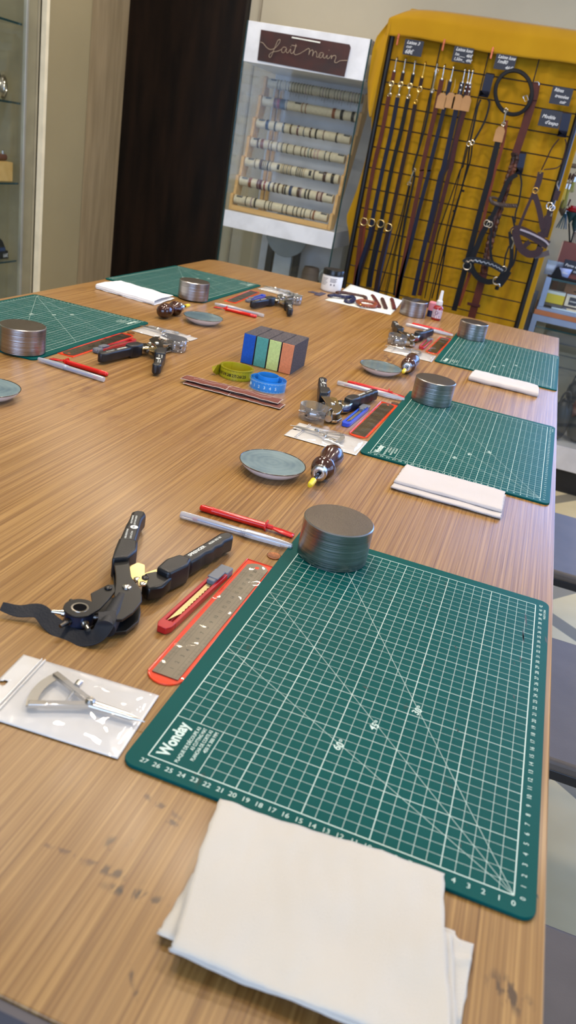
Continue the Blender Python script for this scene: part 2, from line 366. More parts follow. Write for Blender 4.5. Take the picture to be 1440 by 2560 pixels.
# ================================================================ CUTTING MATS
def mat_material():
    m = mat('green_cutting_mat_vinyl', (2, 77, 73), .42, spec=.08, var=.05, nscale=6, bump=.12, bscale=1200)
    nt = m.node_tree; N = nt.nodes.new; L = nt.links.new; b = nt.nodes['Principled BSDF']; old = b.inputs['Base Color'].links[0].from_socket
    tc = N('ShaderNodeTexCoord'); mp = N('ShaderNodeMapping'); mp.inputs['Scale'].default_value = (1, .5, 1); L(tc.outputs['Object'], mp.inputs[0])
    n = N('ShaderNodeTexNoise'); n.inputs['Scale'].default_value = 42; n.inputs['Detail'].default_value = 6; L(mp.outputs[0], n.inputs['Vector'])
    r = N('ShaderNodeValToRGB'); r.color_ramp.elements[0].position = .69; r.color_ramp.elements[1].position = .75; L(n.outputs[0], r.inputs[0])
    mx = N('ShaderNodeMix'); mx.data_type = 'RGBA'; mx.inputs[7].default_value = (*lin((58, 62, 52)), 1); L(r.outputs[0], mx.inputs[0]); L(old, mx.inputs[6]); L(mx.outputs[2], b.inputs['Base Color'])
    return m
matprint = mat('white_mat_print', (206, 226, 214), .55)
def make_mat(label, loc, rz):
    t = thing('cutting_mat', label, 'cutting mat', loc, rz, 'green cutting mats laid out on the table')
    b = MB(); b.prism(rrect(-28.5, 1.5, -1.5, 43.5, 1.0), 0, .3); b.build('mat_sheet', [mat_material()], t, bev=.05)
    p = MB(); z = .306
    def ln(u0, v0, u1, v1, w):
        a, c = Vector((-u0, v0, 0)), Vector((-u1, v1, 0)); d = (c-a).normalized(); n = Vector((-d.y, d.x, 0))*w/2; zz = Vector((0, 0, z))
        p.quad(a-n+zz, c-n+zz, c+n+zz, a+n+zz)
    for u in range(28):
        w = .085 if u in (0, 27) else (.06 if u % 5 == 0 else .03)
        v0 = 0 if (u < 23 or u == 27) else 5
        ln(u, v0, u, 42, w)
    for v in range(43):
        w = .085 if v in (0, 42) else (.055 if v % 5 == 0 else .03)
        u1 = 27 if (v >= 5 or v == 0) else 23
        ln(0, v, u1, v, w)
    ln(23, 0, 23, 5, .05)
    ln(0, 0, 27, 27, .035); ln(0, 0, 27, 15.6, .035); ln(0, 0, 24.25, 42, .035)
    p.m = 0
    for u in range(28): p.text(str(u), (-u-.0, -.85, z), (1, 0, 0), (0, 1, 0), .62, center=True)
    for v in range(43): p.text(str(v), (.35+.42, v, z), (0, 1, 0), (-1, 0, 0), .52, center=True)
    for s, u, v in (('60°', 14.1, 8.1), ('45°', 12, 11.9), ('30°', 9, 15.8)): p.text(s, (-u+.05, v, z+.002), (.35, .94, 0), (-.94, .35, 0), .95, off=.01, center=True)
    # logo block, reads along the long side
    xd, yd = (0, 1, 0), (-1, 0, 0)
    p.text('Wonday', (-25.65, .5, z), xd, yd, 1.35, off=.035, width=4.0)
    for k, s in enumerate(('PLAQUE DE DÉCOUPE A3', 'A3 CUTTING MAT', 'PLANCHA DE CORTE A3', '450 X 300 MM')):
        wd_ = (4.3, 2.7, 3.7, 2.5)[k]; p.text(s, (-24.75+k*.48, 4.7-wd_ if k else .3, z), xd, yd, .42, off=.012, width=wd_)
    p.text('MADE IN CHINA', (1.15, 39.2, z), xd, yd, .34, width=2.2)
    p.build('printed_grid', matprint, t, smooth=0)
    return t
m1 = make_mat('large green cutting mat nearest the camera at the right table edge', (0, 0, 0), 0)
# wear on the nearest mat
def strokes(t, items, m, name):
    for (x, y, dx, dy, w) in items:
        a = Vector((x, y, .309)); d = Vector((dx, dy, 0)); n = Vector((-dy, dx, 0)).normalized()*w; b = MB()
        b.add([a, a+d*.35+n, a+d, a+d*.6-n*.8], [(0, 1, 2, 3)]); b.build(name, m, t, smooth=0)
it = []
for (px, py, dx, dy, w) in [(1312, 1530, 5, 40, 5), (1306, 1570, 4, 36, 5), (1307, 1580, 2, 30, 4), (1300, 1640, 3, 18, 5), (1283, 1655, 6, 6, 3), (1282, 1735, 5, 14, 4), (1058, 1660, 10, 8, 4), (1062, 1510, 8, 10, 4), (905, 1715, 20, 10, 6), (1140, 1820, 8, 12, 5), (1165, 2060, 3, 8, 2), (1150, 2110, 3, 8, 3), (952, 1622, 8, 3, 3), (1136, 1612, 6, 12, 4), (1362, 1590, 6, 20, 5), (1340, 2230, 6, 20, 4), (500, 1935, 18, 8, 4), (482, 1932, 12, 6, 4)]:
    a = PZ(px, py, .3); c = PZ(px+dx, py+dy, .3); ww = (PZ(px+w, py, .3)-a).length*.5; it.append((a.x, a.y, c.x-a.x, c.y-a.y, ww))
strokes(m1, it, mat('dark_ink_smudge', (24, 52, 46), .5, rgb2=(60, 50, 40)), 'ink_smudge')
for lab, loc, rz in [('middle green cutting mat of the three along the right table edge', (-.52, 77.0, 0), -.0065),
                     ('farthest green cutting mat on the right table edge, near the glue bottle', (-.22, 155.44, 0), -.003),
                     ('green cutting mat at the left picture border with a steel weight on its near corner', (-118.65, 120.5, 0), PI+.009),
                     ('far left green cutting mat in front of the dark door', (-120.4, 200.4, 0), PI-.0035)]:
    c = dup(m1, loc, rz, lab)
    for k in [k for k in bpy.data.objects if k.parent == c and k.name.startswith('ink_smudge')]: bpy.data.objects.remove(k)

# ================================================================ STEEL WEIGHTS
def weight_mat():
    m = mat('turned_steel', (146, 142, 140), .3, 1, nscale=3, rgb2=(172, 170, 170), stretch=(1, 1, 60), bump=.2, bscale=8, aniso=.5)
    return m
wtop = bpy.data.materials.new('turned_steel_face'); wtop.use_nodes = True
_nt = wtop.node_tree; _b = _nt.nodes['Principled BSDF']; _b.inputs['Metallic'].default_value = 1; _b.inputs['Roughness'].default_value = .36
_tc = _nt.nodes.new('ShaderNodeTexCoord'); _w = _nt.nodes.new('ShaderNodeTexWave'); _w.wave_type = 'RINGS'; _w.rings_direction = 'Z'; _w.inputs['Scale'].default_value = 210; _w.inputs['Distortion'].default_value = 9; _w.inputs['Detail'].default_value = 3; _w.inputs['Detail Scale'].default_value = 4
_r = _nt.nodes.new('ShaderNodeValToRGB'); _r.color_ramp.elements[0].color = (*lin((88, 80, 72)), 1); _r.color_ramp.elements[1].color = (*lin((116, 108, 98)), 1)
_nt.links.new(_tc.outputs['Object'], _w.inputs[0]); _nt.links.new(_w.outputs[0], _r.inputs[0]); _nt.links.new(_r.outputs[0], _b.inputs['Base Color'])
_bp = _nt.nodes.new('ShaderNodeBump'); _bp.inputs['Strength'].default_value = .3; _bp.inputs['Distance'].default_value = .0004; _nt.links.new(_w.outputs[0], _bp.inputs['Height']); _nt.links.new(_bp.outputs[0], _b.inputs['Normal'])
def make_weight(label, loc, h, brown=False):
    b = MB(); b.m = 0; b.lathe([(3.85, 0), (4.05, .15), (4.05, h-.12), (3.93, h)], 72); b.m = 1; b.lathe([(0.001, h+.002), (3.93, h+.002)], 72)
    o = b.build('steel_weight', [weight_mat(), wtop], None, loc, smooth=30); return tag(o, label, 'weight', 'turned steel weights')
w1 = make_weight('largest looking steel cylinder weight, on the corner of the nearest mat', (-23.5, 38.9, .3), 4.7)
for loc, lab in [((-23.7, 115.9, .3), 'steel cylinder weight on the corner of the middle right mat'), ((-24.1, 194.8, .3), 'steel cylinder weight on the farthest mat at the right'),
                 ((-94.3, 80.4, .3), 'steel cylinder weight at the left picture border on a green mat'), ((-95.9, 158.3, .3), 'steel cylinder weight beside the white cloth at the far left'),
                 ((-44.6, 212, 0), 'steel cylinder weight on bare wood between the paper sheet and the glue bottle')]:
    dup(w1, loc, None, lab)
tag(MB().prism([(-.9, -3.6), (.4, -3.8), (1.0, 3.2), (-.3, 3.4)], 0, .15).build('dark_piece', mat('charcoal_strip', (48, 48, 54), .5), None, (-44.6, 212, 4.72)), 'narrow dark piece lying on top of the far steel weight', 'leather scrap')  # thin dark piece set as the dark diagonal mark on this weight

# ================================================================ PLATES
def speck():
    return mat('blue_grey_glaze', (92, 116, 128), .12, spec=.6, nscale=25, rgb2=(120, 142, 148), coat=.6)
def plate_mat():
    m = speck(); nt = m.node_tree; N = nt.nodes.new; L = nt.links.new; b = nt.nodes['Principled BSDF']; old = b.inputs['Base Color'].links[0].from_socket
    tc = N('ShaderNodeTexCoord'); w = N('ShaderNodeTexWave'); w.wave_type = 'RINGS'; w.rings_direction = 'Z'; w.inputs['Scale'].default_value = 32; w.inputs['Distortion'].default_value = 4; w.inputs['Detail'].default_value = 3
    L(tc.outputs['Object'], w.inputs[0]); mx = N('ShaderNodeMix'); mx.data_type = 'RGBA'; mx.inputs[7].default_value = (*lin((138, 158, 160)), 1)
    mm = N('ShaderNodeMath'); mm.operation = 'MULTIPLY'; mm.inputs[1].default_value = .2; L(w.outputs[0], mm.inputs[0]); L(mm.outputs[0], mx.inputs[0]); L(old, mx.inputs[6]); L(mx.outputs[2], b.inputs['Base Color']); return m
pm = plate_mat(); pw = mat('white_ceramic', (222, 220, 224), .15, coat=.5); pr_ = mat('brown_glaze_rim', (74, 58, 42), .15, coat=.6)
def make_plate(label, loc):
    t = thing('saucer', label, 'saucer', loc, 0, 'blue grey saucers with brown rim')
    b = MB(); b.lathe([(.001, .45), (2.2, .48), (3.3, .62), (4.0, 1.0), (4.5, 1.48), (4.63, 1.6)], 64); b.build('glazed_well', pm, t, smooth=60)
    b = MB(); b.lathe([(.001, .1), (2.2, .1), (2.3, 0), (2.6, 0), (2.75, .12), (3.7, .5), (4.4, 1.1), (4.74, 1.58)], 64); b.build('white_underside', pw, t, smooth=60)
    b = MB(); b.torus(4.69, .075, (0, 0, 1.6), n=72); b.build('brown_rim', pr_, t, smooth=60); return t
p1 = make_plate('blue grey saucer nearest the camera, beside the wooden handled awl in the middle', (-37.9, 58.4, 0))
for loc, lab in [((-37.3, 129.6, 0), 'blue grey saucer beside the awl between the two far right mats'), ((-82.7, 135.2, 0), 'blue grey saucer with the awl leaning on its rim, far left of the table'), ((-83.3, 56.2, 0), 'blue grey saucer cut off by the left picture border')]:
    dup(p1, loc, 0, lab)

# ================================================================ AWLS
dwood = mat('dark_varnished_wood', (44, 18, 10), .16, spec=.6, nscale=5, rgb2=(70, 30, 16), stretch=(6, 1, 6), coat=.25)
yel = mat('yellow_rubber_tip', (226, 200, 30), .4)
def make_awl(label, loc, rz, grp='wooden handled awls'):
    # lies along +y local: knob end at +y, capped tip at -y
    t = thing('awl', label, 'awl', loc, rz, grp); A = Matrix.Rotation(math.radians(.6), 4, 'X')
    def L(prof, name, m, z=1.75):
        b = MB(M=Matrix.Translation((0, 0, 1.76)) @ A); b.lathe(prof, 40, (0, 0, 0), 'y'); return b.build(name, m, t, smooth=50)
    L([(.001, 7.3), (.9, 7.15), (1.45, 6.5), (1.72, 5.5), (1.68, 4.4), (1.35, 3.0), (1.02, 1.9), (.95, 1.3), (1.2, .75), (1.68, .35), (1.78, 0), (1.7, -.5), (1.35, -1.1), (1.02, -1.35), (.98, -1.5)][::-1], 'turned_handle', dwood)
    L([(1.0, -1.45), (1.05, -1.5), (1.08, -1.9), (1.0, -2.0), (1.12, -2.1), (1.12, -2.7), (.85, -2.85), (.5, -2.8), (.5, -2.4)], 'ferrule', steel)
    L([(.32, -2.4), (.3, -3.0), (.22, -5.6)], 'shaft', mat('blued_steel', (60, 60, 64), .2, 1))
    L([(.3, -5.3), (.42, -5.4), (.42, -6.9), (.3, -7.4), (.001, -7.5)], 'tip_cap', yel); return t
a1 = make_awl('wooden awl with yellow tip cap beside the nearest saucer', (-31.2, 61.2, 0), .03)
for loc, rz, lab in [((-32.3, 136.2, 0), .02, 'wooden awl with yellow tip cap between the two far right mats'), ((-90.4, 135.6, 0), PI-.05, 'wooden awl leaning on the far left saucer, knob towards the camera')]:
    dup(a1, loc, rz, lab)

# ================================================================ BURNISHER AND PEN
redp = mat('red_plastic', (212, 26, 20), .25, spec=.5, coat=.3)
def make_red(label, loc, rz):
    t = thing('red_spatula_stick', label, 'glue spatula', loc, rz, 'red plastic spatula sticks')   # axis +x, round end at -x
    b = MB(); X = lambda r, x: (r, x); b.lathe([(.001, -6.1), (.3, -6.0), (.42, -5.7), (.42, -4.6), (.46, -4.5), (.46, -4.3), (.42, -4.2), (.44, 0), (.42, 2.5)], 20, (0, 0, .44), 'x'); b.build('handle', redp, t, smooth=50)
    b = MB(); b.lathe([(.3, 2.3), (.3, 2.5), (.75, 2.52), (.75, 2.7), (.3, 2.72), (.3, 3.4)], 6, (0, 0, .5), 'x'); b.build('guard', redp, t, smooth=30)
    b = MB(); b.surf(8, 1, lambda u, v: (3.2+u*2.9, (v-.5)*(.5+.55*min(1, u*2)), .5-.3*u)); b.build('blade', redp, t, solid=.16, smooth=30); return t
milky = glass('clear_pen_plastic', (.86, .88, .9), .1, .12, body=.42, bodycol=(226, 228, 234))
def make_pen(label, loc, rz):
    t = thing('capped_ballpoint_pen', label, 'pen', loc, rz, 'clear plastic pens')   # axis +x, cap towards +x
    b = MB(); b.lathe([(.001, -7), (.42, -6.95), (.46, -6.6), (.44, 1.3), (.44, 1.6)], 20, (0, 0, .5), 'x'); b.build('barrel', milky, t, smooth=50)
    b = MB()
    for k in range(4): b.torus(.46, .035, (1.25-k*.17, 0, .5), 'x', 20)
    b.build('ribbed_grip', milky, t)
    b = MB(); b.lathe([(.52, 1.3), (.52, 3.2), (.42, 5.6), (.3, 7.0), (.05, 7.1)], 20, (0, 0, .52), 'x'); b.box(1.4, 5.8, -.66, -.5, .35, .62); b.build('cap', milky, t, smooth=50)
    b = MB(); b.lathe([(.001, -5.2), (.16, -5.2), (.16, 4.6), (.1, 5.5), (.03, 6.3)], 12, (0, 0, .42), 'x'); b.build('ink_refill', mat('pale_blue_ink_tube', (110, 140, 205), .4), t, smooth=50)
    b = MB(); b.lathe([(.001, -5.4), (.2, -5.4), (.2, -4.8), (.001, -4.8)], 12, (0, 0, .42), 'x'); b.build('refill_plug', mat('pink_plug', (214, 90, 96), .4), t, smooth=50); return t
r1 = make_red('red spatula stick above the nearest clear pen', (-35.0, 40.85, 0), .03); n1 = make_pen('clear capped pen nearest the camera, below a red spatula stick', (-35.1, 37.55, 0), .035)
for loc, rz, lab in [((-34.8, 114.2, 0), .02, 'red spatula stick lying behind the middle clear pen'), ((-35.6, 195.2, 0), -.01, 'red spatula stick at the far right in front of the glue bottle'),
                     ((-82.3, 80.0, 0), PI-.08, 'red spatula stick in front of the left hole punch pliers'), ((-82.0, 154.6, 0), PI-.04, 'red spatula stick at the far left beside the white pen')]: dup(r1, loc, rz, lab)
for loc, rz, lab in [((-35.4, 111.7, 0), 0, 'clear capped pen behind the middle hole punch pliers'), ((-35.9, 191.7, 0), -.01, 'clear capped pen at the far right beside a red spatula stick'),
                     ((-82.1, 77.0, 0), PI-.1, 'clear pen lying closest to the left mat corner'), ((-82.0, 157.4, 0), PI, 'clear pen at the far left beside the cylinder weight')]: dup(n1, loc, rz, lab)

# ================================================================ CUTTER KNIVES
blade = mat('snap_blade_steel', (208, 190, 140), .28, 1)
def make_knife(name, label, loc, rz, body, cap):
    t = thing(name, label, 'cutter knife', loc, rz, 'snap-off cutter knives')        # along +y, nose at -y
    fr = [(-.45, -6.9), (.45, -6.9), (.72, -6.3), (.72, 6.0), (-.72, 6.0), (-.72, -6.3)]
    b = MB()
    b.prism([(-.45, -6.9), (.45, -6.9), (.72, -6.3), (.72, -5.6), (-.72, -5.6), (-.72, -6.3)], .05, .75)
    b.prism([(.38, -5.6), (.74, -5.6), (.74, 5.6), (.38, 5.6)], .05, .7); b.prism([(-.74, -5.6), (-.38, -5.6), (-.38, 5.6), (-.74, 5.6)], .05, .7); b.box(-.3, .3, -5.6, 5.6, .05, .15)
    b.build('sheath', body, t, bev=.06)
    bl = [(-.2, -5.4)]; 
    for k in range(12): bl += [(.13, -3.9+k*.58), (.22, -3.6+k*.58)]
    bl += [(.2, 3.0), (-.22, 3.0)]
    MB().prism([(x*1.35, y) for x, y in bl], .5, .56).build('blade', blade, t, smooth=0)
    b = MB(); b.box(-.42, .42, 2.9, 5.6, .5, 1.02).box(-.6, .6, 3.4, 5.3, .95, 1.12); b.build('slider', cap, t, bev=.1)
    b = MB(); b.box(-.74, .74, 5.5, 7.0, 0, .85); b.box(-.4, .4, 6.6, 7.2, .2, .7); b.build('end_cap', cap, t, bev=.12); return t
gcap = mat('grey_slider_plastic', (104, 108, 116), .35); kred = mat('dark_red_plastic', (172, 18, 24), .3, coat=.3); kblu = mat('blue_plastic', (30, 74, 200), .28, coat=.3)
k1 = make_knife('cutter_knife', 'red snap-off cutter nearest the camera beside the steel ruler', (-32.9, 21.6, 0), -.06, kred, gcap)
k2 = make_knife('cutter_knife', 'blue snap-off cutter beside the middle steel ruler', (-34.0, 93.6, 0), -.05, kblu, gcap)
dup(k1, (-33.6, 171.5, 0), -.02, 'red snap-off cutter at the far right beside its ruler')
dup(k1, (-84.9, 97.6, .1), PI-.06, 'red snap-off cutter lying partly on the left ruler')
dup(k2, (-85.1, 178.5, 0), PI, 'blue snap-off cutter half hidden by the far left pliers')

# ================================================================ RULERS IN SLEEVES
sleeve = mat('orange_vinyl', (238, 72, 32), .2, spec=.5, coat=.3)
film = glass('wrinkled_clear_film', refl=.05, rough=.06, bump=.8, bscale=34)
rulm = mat('satin_ruler_steel', (120, 114, 102), .3, .95)
def make_ruler(label, loc, rz):
    t = thing('ruler_sleeve', 'orange edged vinyl sleeve'+label[1], 'ruler sleeve', loc, rz, 'vinyl ruler sleeves')      # centre origin, along y
    outl = arc(0, -10.6, 1.72, 200, 340, 8)+[(1.72, 12.2), (-1.72, 12.2)]
    b = MB(); b.prism(outl, 0, .05); b.build('sleeve_back', sleeve, t)
    b = MB(); pts = [(x*.97, y*.995, .08) for x, y in outl]; b.tube(pts, .1, 6, True); b.build('welded_rim', sleeve, t)
    r = thing('steel_ruler', label[0], 'ruler', (loc[0]-.0, loc[1], .0), rz, 'steel rulers')
    b = MB(); ro = [(-1.22, -11.2), (1.22, -11.2), (1.22, 11.0)]+arc(0, 10.4, 1.3, 25, 155, 6)+[(-1.22, 11.0)]
    b.prism(ro, .1, .17); b.build('ruler_strip', rulm, r)
    b = MB(); z = .174; b.m = 0
    for k in range(0, 201):
        y = -11.0+k*.105; l = .62 if k % 10 == 0 else (.42 if k % 5 == 0 else .26)
        if k % 2 == 0 or k % 5 == 0: b.box(1.2-l, 1.2, y-.011, y+.011, z-.002, z)
    for k in range(0, 41): b.box(-1.2, -1.2+(.62 if k % 2 == 0 else .3), -11.0+k*.525-.011, -11.0+k*.525+.011, z-.002, z)
    for x in (.58, .94, -.58, -.86): b.box(x-.01, x+.01, -11, 10, z-.002, z)
    for k in range(1, 21): b.text(str(k), (.25, -11+k*1.05-.12, z), (0, 1, 0), (-1, 0, 0), .55, off=.01, center=True)
    b.build('engraved_scale', mat('black_engraving', (30, 28, 26), .5), r, smooth=0)
    b = MB(); b.lathe([(.001, 0), (.26, 0)], 20, (0, 10.75, .176)); b.build('hang_hole', sleeve, r, smooth=0)
    b = MB(); b.surf(10, 60, lambda u, v: ((u-.5)*3.2, -11.9+v*23.9, .23+.05*math.sin(v*40)*math.sin(u*PI))); b.build('clear_front', film, t); return t, r
s1, ru1 = make_ruler(('steel ruler in an orange sleeve nearest the camera, touching the big mat', ' around the nearest ruler'), (-30.05, 20.4, 0), -.012)
for loc, rz, lab in [((-30.9, 95.4, 0), -.03, ('steel ruler in its sleeve beside the blue cutter in the middle', ' around the ruler beside the middle mat')), ((-30.5, 175, 0), -.02, ('steel ruler in its sleeve touching the farthest right mat', ' around the farthest ruler on the right')),
                     ((-88.3, 97, 0), PI, ('steel ruler in its sleeve with a red cutter on it at the left', ' around the ruler under the red cutter at the left')), ((-89.0, 178.3, 0), PI+.06, ('steel ruler in its sleeve at the far left mat', ' around the far left ruler'))]:
    dup(s1, loc, rz, 'orange edged vinyl sleeve'+lab[1]); dup(ru1, loc, rz, lab[0])

# ================================================================ BAGS WITH DIVIDERS
bagm = mat('white_backed_polybag', (214, 210, 204), .22, spec=.6, var=.02, nscale=9, bump=.5, bscale=28, coat=.5)
film2 = glass('rumpled_bag_film', refl=.03, rough=.05, bump=.55, bscale=38, body=.12, bodycol=(236, 238, 244))
def hump(x, y): return noise.noise(Vector((x*.35, y*.35, 3)))*.5+noise.noise(Vector((x*.9, y*.9, 9)))*.2
def make_bag(label, loc, rz):
    t = thing('resealable_bag', 'white resealable plastic bag '+label[1], 'plastic bag', loc, rz, 'small resealable bags'); 
    hx, hy = 6.1, 3.95
    def pt(z0, amp):
        def f(u, v):
            x = -hx+2*hx*u; y = -hy+2*hy*v
            d = math.hypot(x+5.55, y)
            if .28 < d < .62 and z0 < .5: x, y = -5.55+(x+5.55)/d*.36, y/d*.36
            ed = min(1, min(hx-abs(x), hy-abs(y))/.9)
            return (x, y, z0+max(0, amp*ed*(.5+hump(x+loc[0], y+loc[1]))))
        return f
    hole = lambda u, v: math.hypot(-hx+2*hx*u+5.55, -hy+2*hy*v) < .36
    MB().surf(60, 40, pt(.12, .12), hole).build('bag_back', bagm, t, solid=.04)
    MB().surf(60, 40, lambda u, v: (lambda p: (p[0], p[1], p[2]+.75*math.sin(max(0, min(1, (u-.16)/.8))*PI)**.5*math.sin(v*PI)**.6))(pt(.2, .2)(u, v)), lambda u, v: u < .15 or u > .985).build('bag_front', film2, t)
    b = MB(); b.tube([(-4.35, -3.85, .34), (-4.35, 3.85, .34)], .07, 6); b.tube([(-4.05, -3.85, .34), (-4.05, 3.85, .34)], .07, 6); b.build('zip_seal', bagm, t)
    d = thing('leather_divider', label[0], 'wing divider', loc, rz+label[2], 'steel wing dividers')
    hg = (1.9, .0); s = math.radians
    b = MB(); P0 = (-2.2, 2.05); P1 = (-2.2, -2.05)
    for P, sg in ((P0, 1), (P1, -1)):
        b.ribbon([(P[0], P[1], .75), (hg[0], hg[1]+.16*sg, .75)], [.5, .5], .4, (0, 0, 1))
    b.build('leg', steel, d, bev=.04)
    for sg in (1, -1):
        b = MB(); b.tube([(hg[0], -.16*sg, .72), (hg[0]+3.4, -.12*sg, .68), (hg[0]+4.6, -.0*sg+.05*sg, .62)], [.27, .17, .02], 10); b.build('point', steel, d)
    b = MB(); R = 4.6; o_ = arc(hg[0], 0, 4.75, 152, 208, 12); i_ = arc(hg[0], 0, 3.95, 208, 154, 12); b.prism(o_+i_, .62, .74); b.build('scale_arc', mat('grey_scale_steel', (150, 146, 136), .4, 1), d)
    b = MB(); b.lathe([(.001, 0), (.38, 0), (.4, .2), (.25, .4), (.001, .42)], 18, (hg[0], 0, .85)); b.box(hg[0]-.3, hg[0]+.3, -.05, .05, 1.2, 1.3); b.build('hinge_screw', steel, d)
    b = MB(); b.tube([(.2, -1.0, .8), (.1, 1.5, .8)], .1, 8); b.tube([(.05, 1.3, .8), (.05, 1.9, .8)], .3, 10); b.build('set_screw', steel, d); return t, d
b1, d1 = make_bag(('nickel wing divider in the bag nearest the camera', 'nearest the camera, holding a wing divider', 0), (-35.2, 2.2, 0), .08)
for loc, rz, dr, lab in [((-35.2, 78.3, 0), -.02, PI, ('wing divider in the bag beside the middle mat, points to the left', 'beside the middle right mat corner')), ((-35.2, 156.4, 0), 0, PI, ('wing divider in the bag beside the farthest right mat', 'beside the farthest right mat')),
                     ((-83.3, 116.2, 0), PI-.05, 0, ('wing divider in the bag under the nose of the left pliers', 'under the nose of the left pliers')), ((-84.4, 198.4, 0), PI-.15, 0, ('wing divider in the bag at the far left pliers', 'behind the far left pliers'))]:
    dup(b1, loc, rz, 'white resealable plastic bag '+lab[1]); dup(d1, loc, rz+dr, lab[0])

# ================================================================ HOLE PUNCH PLIERS (rooms' frame relative to pivot)
PV = Vector((-38.3, 17, 0))
def rel(pts): return [(x-PV.x, y-PV.y) for x, y in pts]
gold = mat('yellow_zinc_plate', (206, 184, 128), .25, 1); nick = mat('nickel_plate', (190, 184, 172), .2, 1)
clearg = glass('clear_guard_plastic', (.9, .91, .93), .12, .04, body=.06, bodycol=(230, 234, 240))
lea = mat('black_leather', (26, 27, 32), .5, bump=.15, bscale=500, spec=.4)
def make_pliers(label, loc, rz, body, strap=True):
    t = thing('hole_punch_pliers', label, 'hole punch pliers', loc, rz, 'revolving hole punch pliers' if not strap else None)
    if not t.get('group'): t['group'] = 'revolving hole punch pliers'
    # sleeves
    ga = rel([(-45.5, 31.2), (-45.3, 32.0), (-44.4, 32.3), (-43.9, 31.6), (-43.7, 30.3), (-42.6, 27.4), (-41.7, 25.0), (-43.3, 24.3), (-43.9, 26.2), (-44.5, 28.0), (-44.95, 29.7)])
    gb = rel([(-43.4, 24.6), (-42.6, 22.3), (-41.8, 20.3), (-40.6, 21.5), (-40.6, 23.3), (-41.5, 25.2)])
    b = MB(); b.prism(ga, .35, 2.25); b.build('handle', black, t, bev=.35, seg=3)
    b = MB(); b.prism(gb, .1, 2.55); b.build('handle_collar', black, t, bev=.3, seg=3)
    ha = rel([(-36.7, 24.7), (-36.2, 27.4), (-35.7, 30), (-35.3, 32.6), (-34.6, 33.5), (-33.8, 33.2), (-33.6, 32.4), (-34.05, 31.2), (-33.95, 30.3), (-34.35, 29.4), (-34.3, 28.5), (-34.75, 27.6), (-34.8, 26.6), (-35.2, 24.8)])
    hb = rel([(-37.4, 21.3), (-37.4, 23.4), (-36.7, 25.1), (-35.3, 25.1), (-35.0, 23.7), (-35.8, 21.0)])
    b = MB(); b.prism(ha, .35, 2.25); b.build('handle', black, t, bev=.35, seg=3)
    b = MB(); b.prism(hb, .1, 2.55); b.build('handle_collar', black, t, bev=.3, seg=3)
    tx = MB(); zt = 2.265; txa = MB()
    def T(s, px, py, ang, size, w=None, off=.01):
        c, sn = math.cos(ang), math.sin(ang); (tx if px > -40 else txa).text(s, (px-PV.x, py-PV.y, zt), (c, sn, 0), (-sn, c, 0), size, off, width=w)
    angB = math.atan2(8.0, 1.4)
    T('SPRENGER', -35.7, 25.7, angB, .55, 3.0, .02); T('40200 002 00', -35.05, 29.3, angB, .38, 2.4)
    angA = math.atan2(7.2, -2.9)
    T('HEBELÜBERSETZUNG', -42.9, 25.2, angA, .26, 2.2); T('LEVER ACTION', -42.45, 25.5, angA, .26, 1.7); T('KRAFTSPARENDE', -44.05, 28.6, angA, .26, 2.0); T('LESS POWER NEEDED', -43.6, 28.5, angA, .26, 2.3)
    txa.lathe([(.001, 0), (.42, 0)], 24, (-43.45-PV.x, 28.0-PV.y, zt)); txa.m = 1; zt = 2.275; T('70%', -43.3, 27.75, angA, .3, .5)
    tx.build('white_print', whitep, t, smooth=0); txa.build('white_print', [whitep, black], t, smooth=0)
    # necks and plates
    b = MB(); b.prism(rel([(-41.9, 20.9), (-40.7, 21.8), (-38.9, 19.0), (-36.9, 17.3), (-36.0, 15.7), (-35.8, 13.6), (-36.05, 12.1), (-36.7, 11.7), (-37.0, 13.5), (-38.6, 15.2), (-39.6, 17.3), (-40.6, 19)]), 1.75, 2.05); b.build('jaw_plate', body, t, bev=.05)
    b = MB(); b.prism(rel([(-41.9, 20.9), (-40.7, 21.8), (-38.9, 19.0), (-36.9, 17.3), (-36.0, 15.7), (-35.5, 14.4), (-35.7, 12.4), (-36.5, 11.7), (-37.0, 13.5), (-38.6, 15.2), (-39.6, 17.3)]), .35, .75); b.build('jaw_plate', body, t, bev=.05)
    b = MB(); b.prism(rel([(-37.6, 21.6), (-38.3, 20.6), (-37.6, 18.9), (-36.6, 18.2), (-35.7, 19.4), (-35.6, 21.4), (-36.4, 22.2)]), .4, 1.9); b.build('lever_neck', body, t, bev=.25)
    b = MB(); b.prism(rel([(-39.9, 22.3), (-40.3, 21.2), (-39.5, 19.5), (-38.3, 18.9), (-38.1, 20.4), (-39.1, 22.3)]), 1.55, 1.72); b.prism(rel([(-37.7, 22.4), (-38.5, 20.8), (-38.0, 20.1), (-37.2, 21.4)]), 1.5, 1.68); b.build('link_plate', gold, t, bev=.03)
    b = MB(); b.prism(rel([(-38.1, 19.9), (-37.4, 19.9), (-37.0, 18.4), (-37.5, 17.9), (-38.1, 18.8)]), 1.92, 2.08); b.build('link_plate', gold, t, bev=.03)
    def screw(x, y, z, r, m, name='rivet'):
        b = MB(); b.lathe([(r, 0), (r*.95, r*.25), (r*.6, r*.5), (.001, r*.58)], 20, (x-PV.x, y-PV.y, z)); return b.build(name, m, t)
    screw(-38.3, 17.05, 2.05, .45, steel); screw(-38.4, 19.35, 1.72, .36, nick); screw(-37.35, 18.4, 2.08, .33, nick); screw(-39.7, 16.05, 2.0, .36, blackmetal); screw(-37.65, 19.5, 2.08, .36, blackmetal)
    # wheel carrier
    C = Vector((-40.15, 11.85, 0))-PV
    car = [(C.x+x, C.y+y) for x, y in arc(0, 0, 1.45, 75, 330, 18)]+rel([(-38.6, 12.6), (-38.7, 14.2), (-38.9, 16.0), (-39.6, 17.0), (-40.1, 16.6), (-40.6, 14.4)])
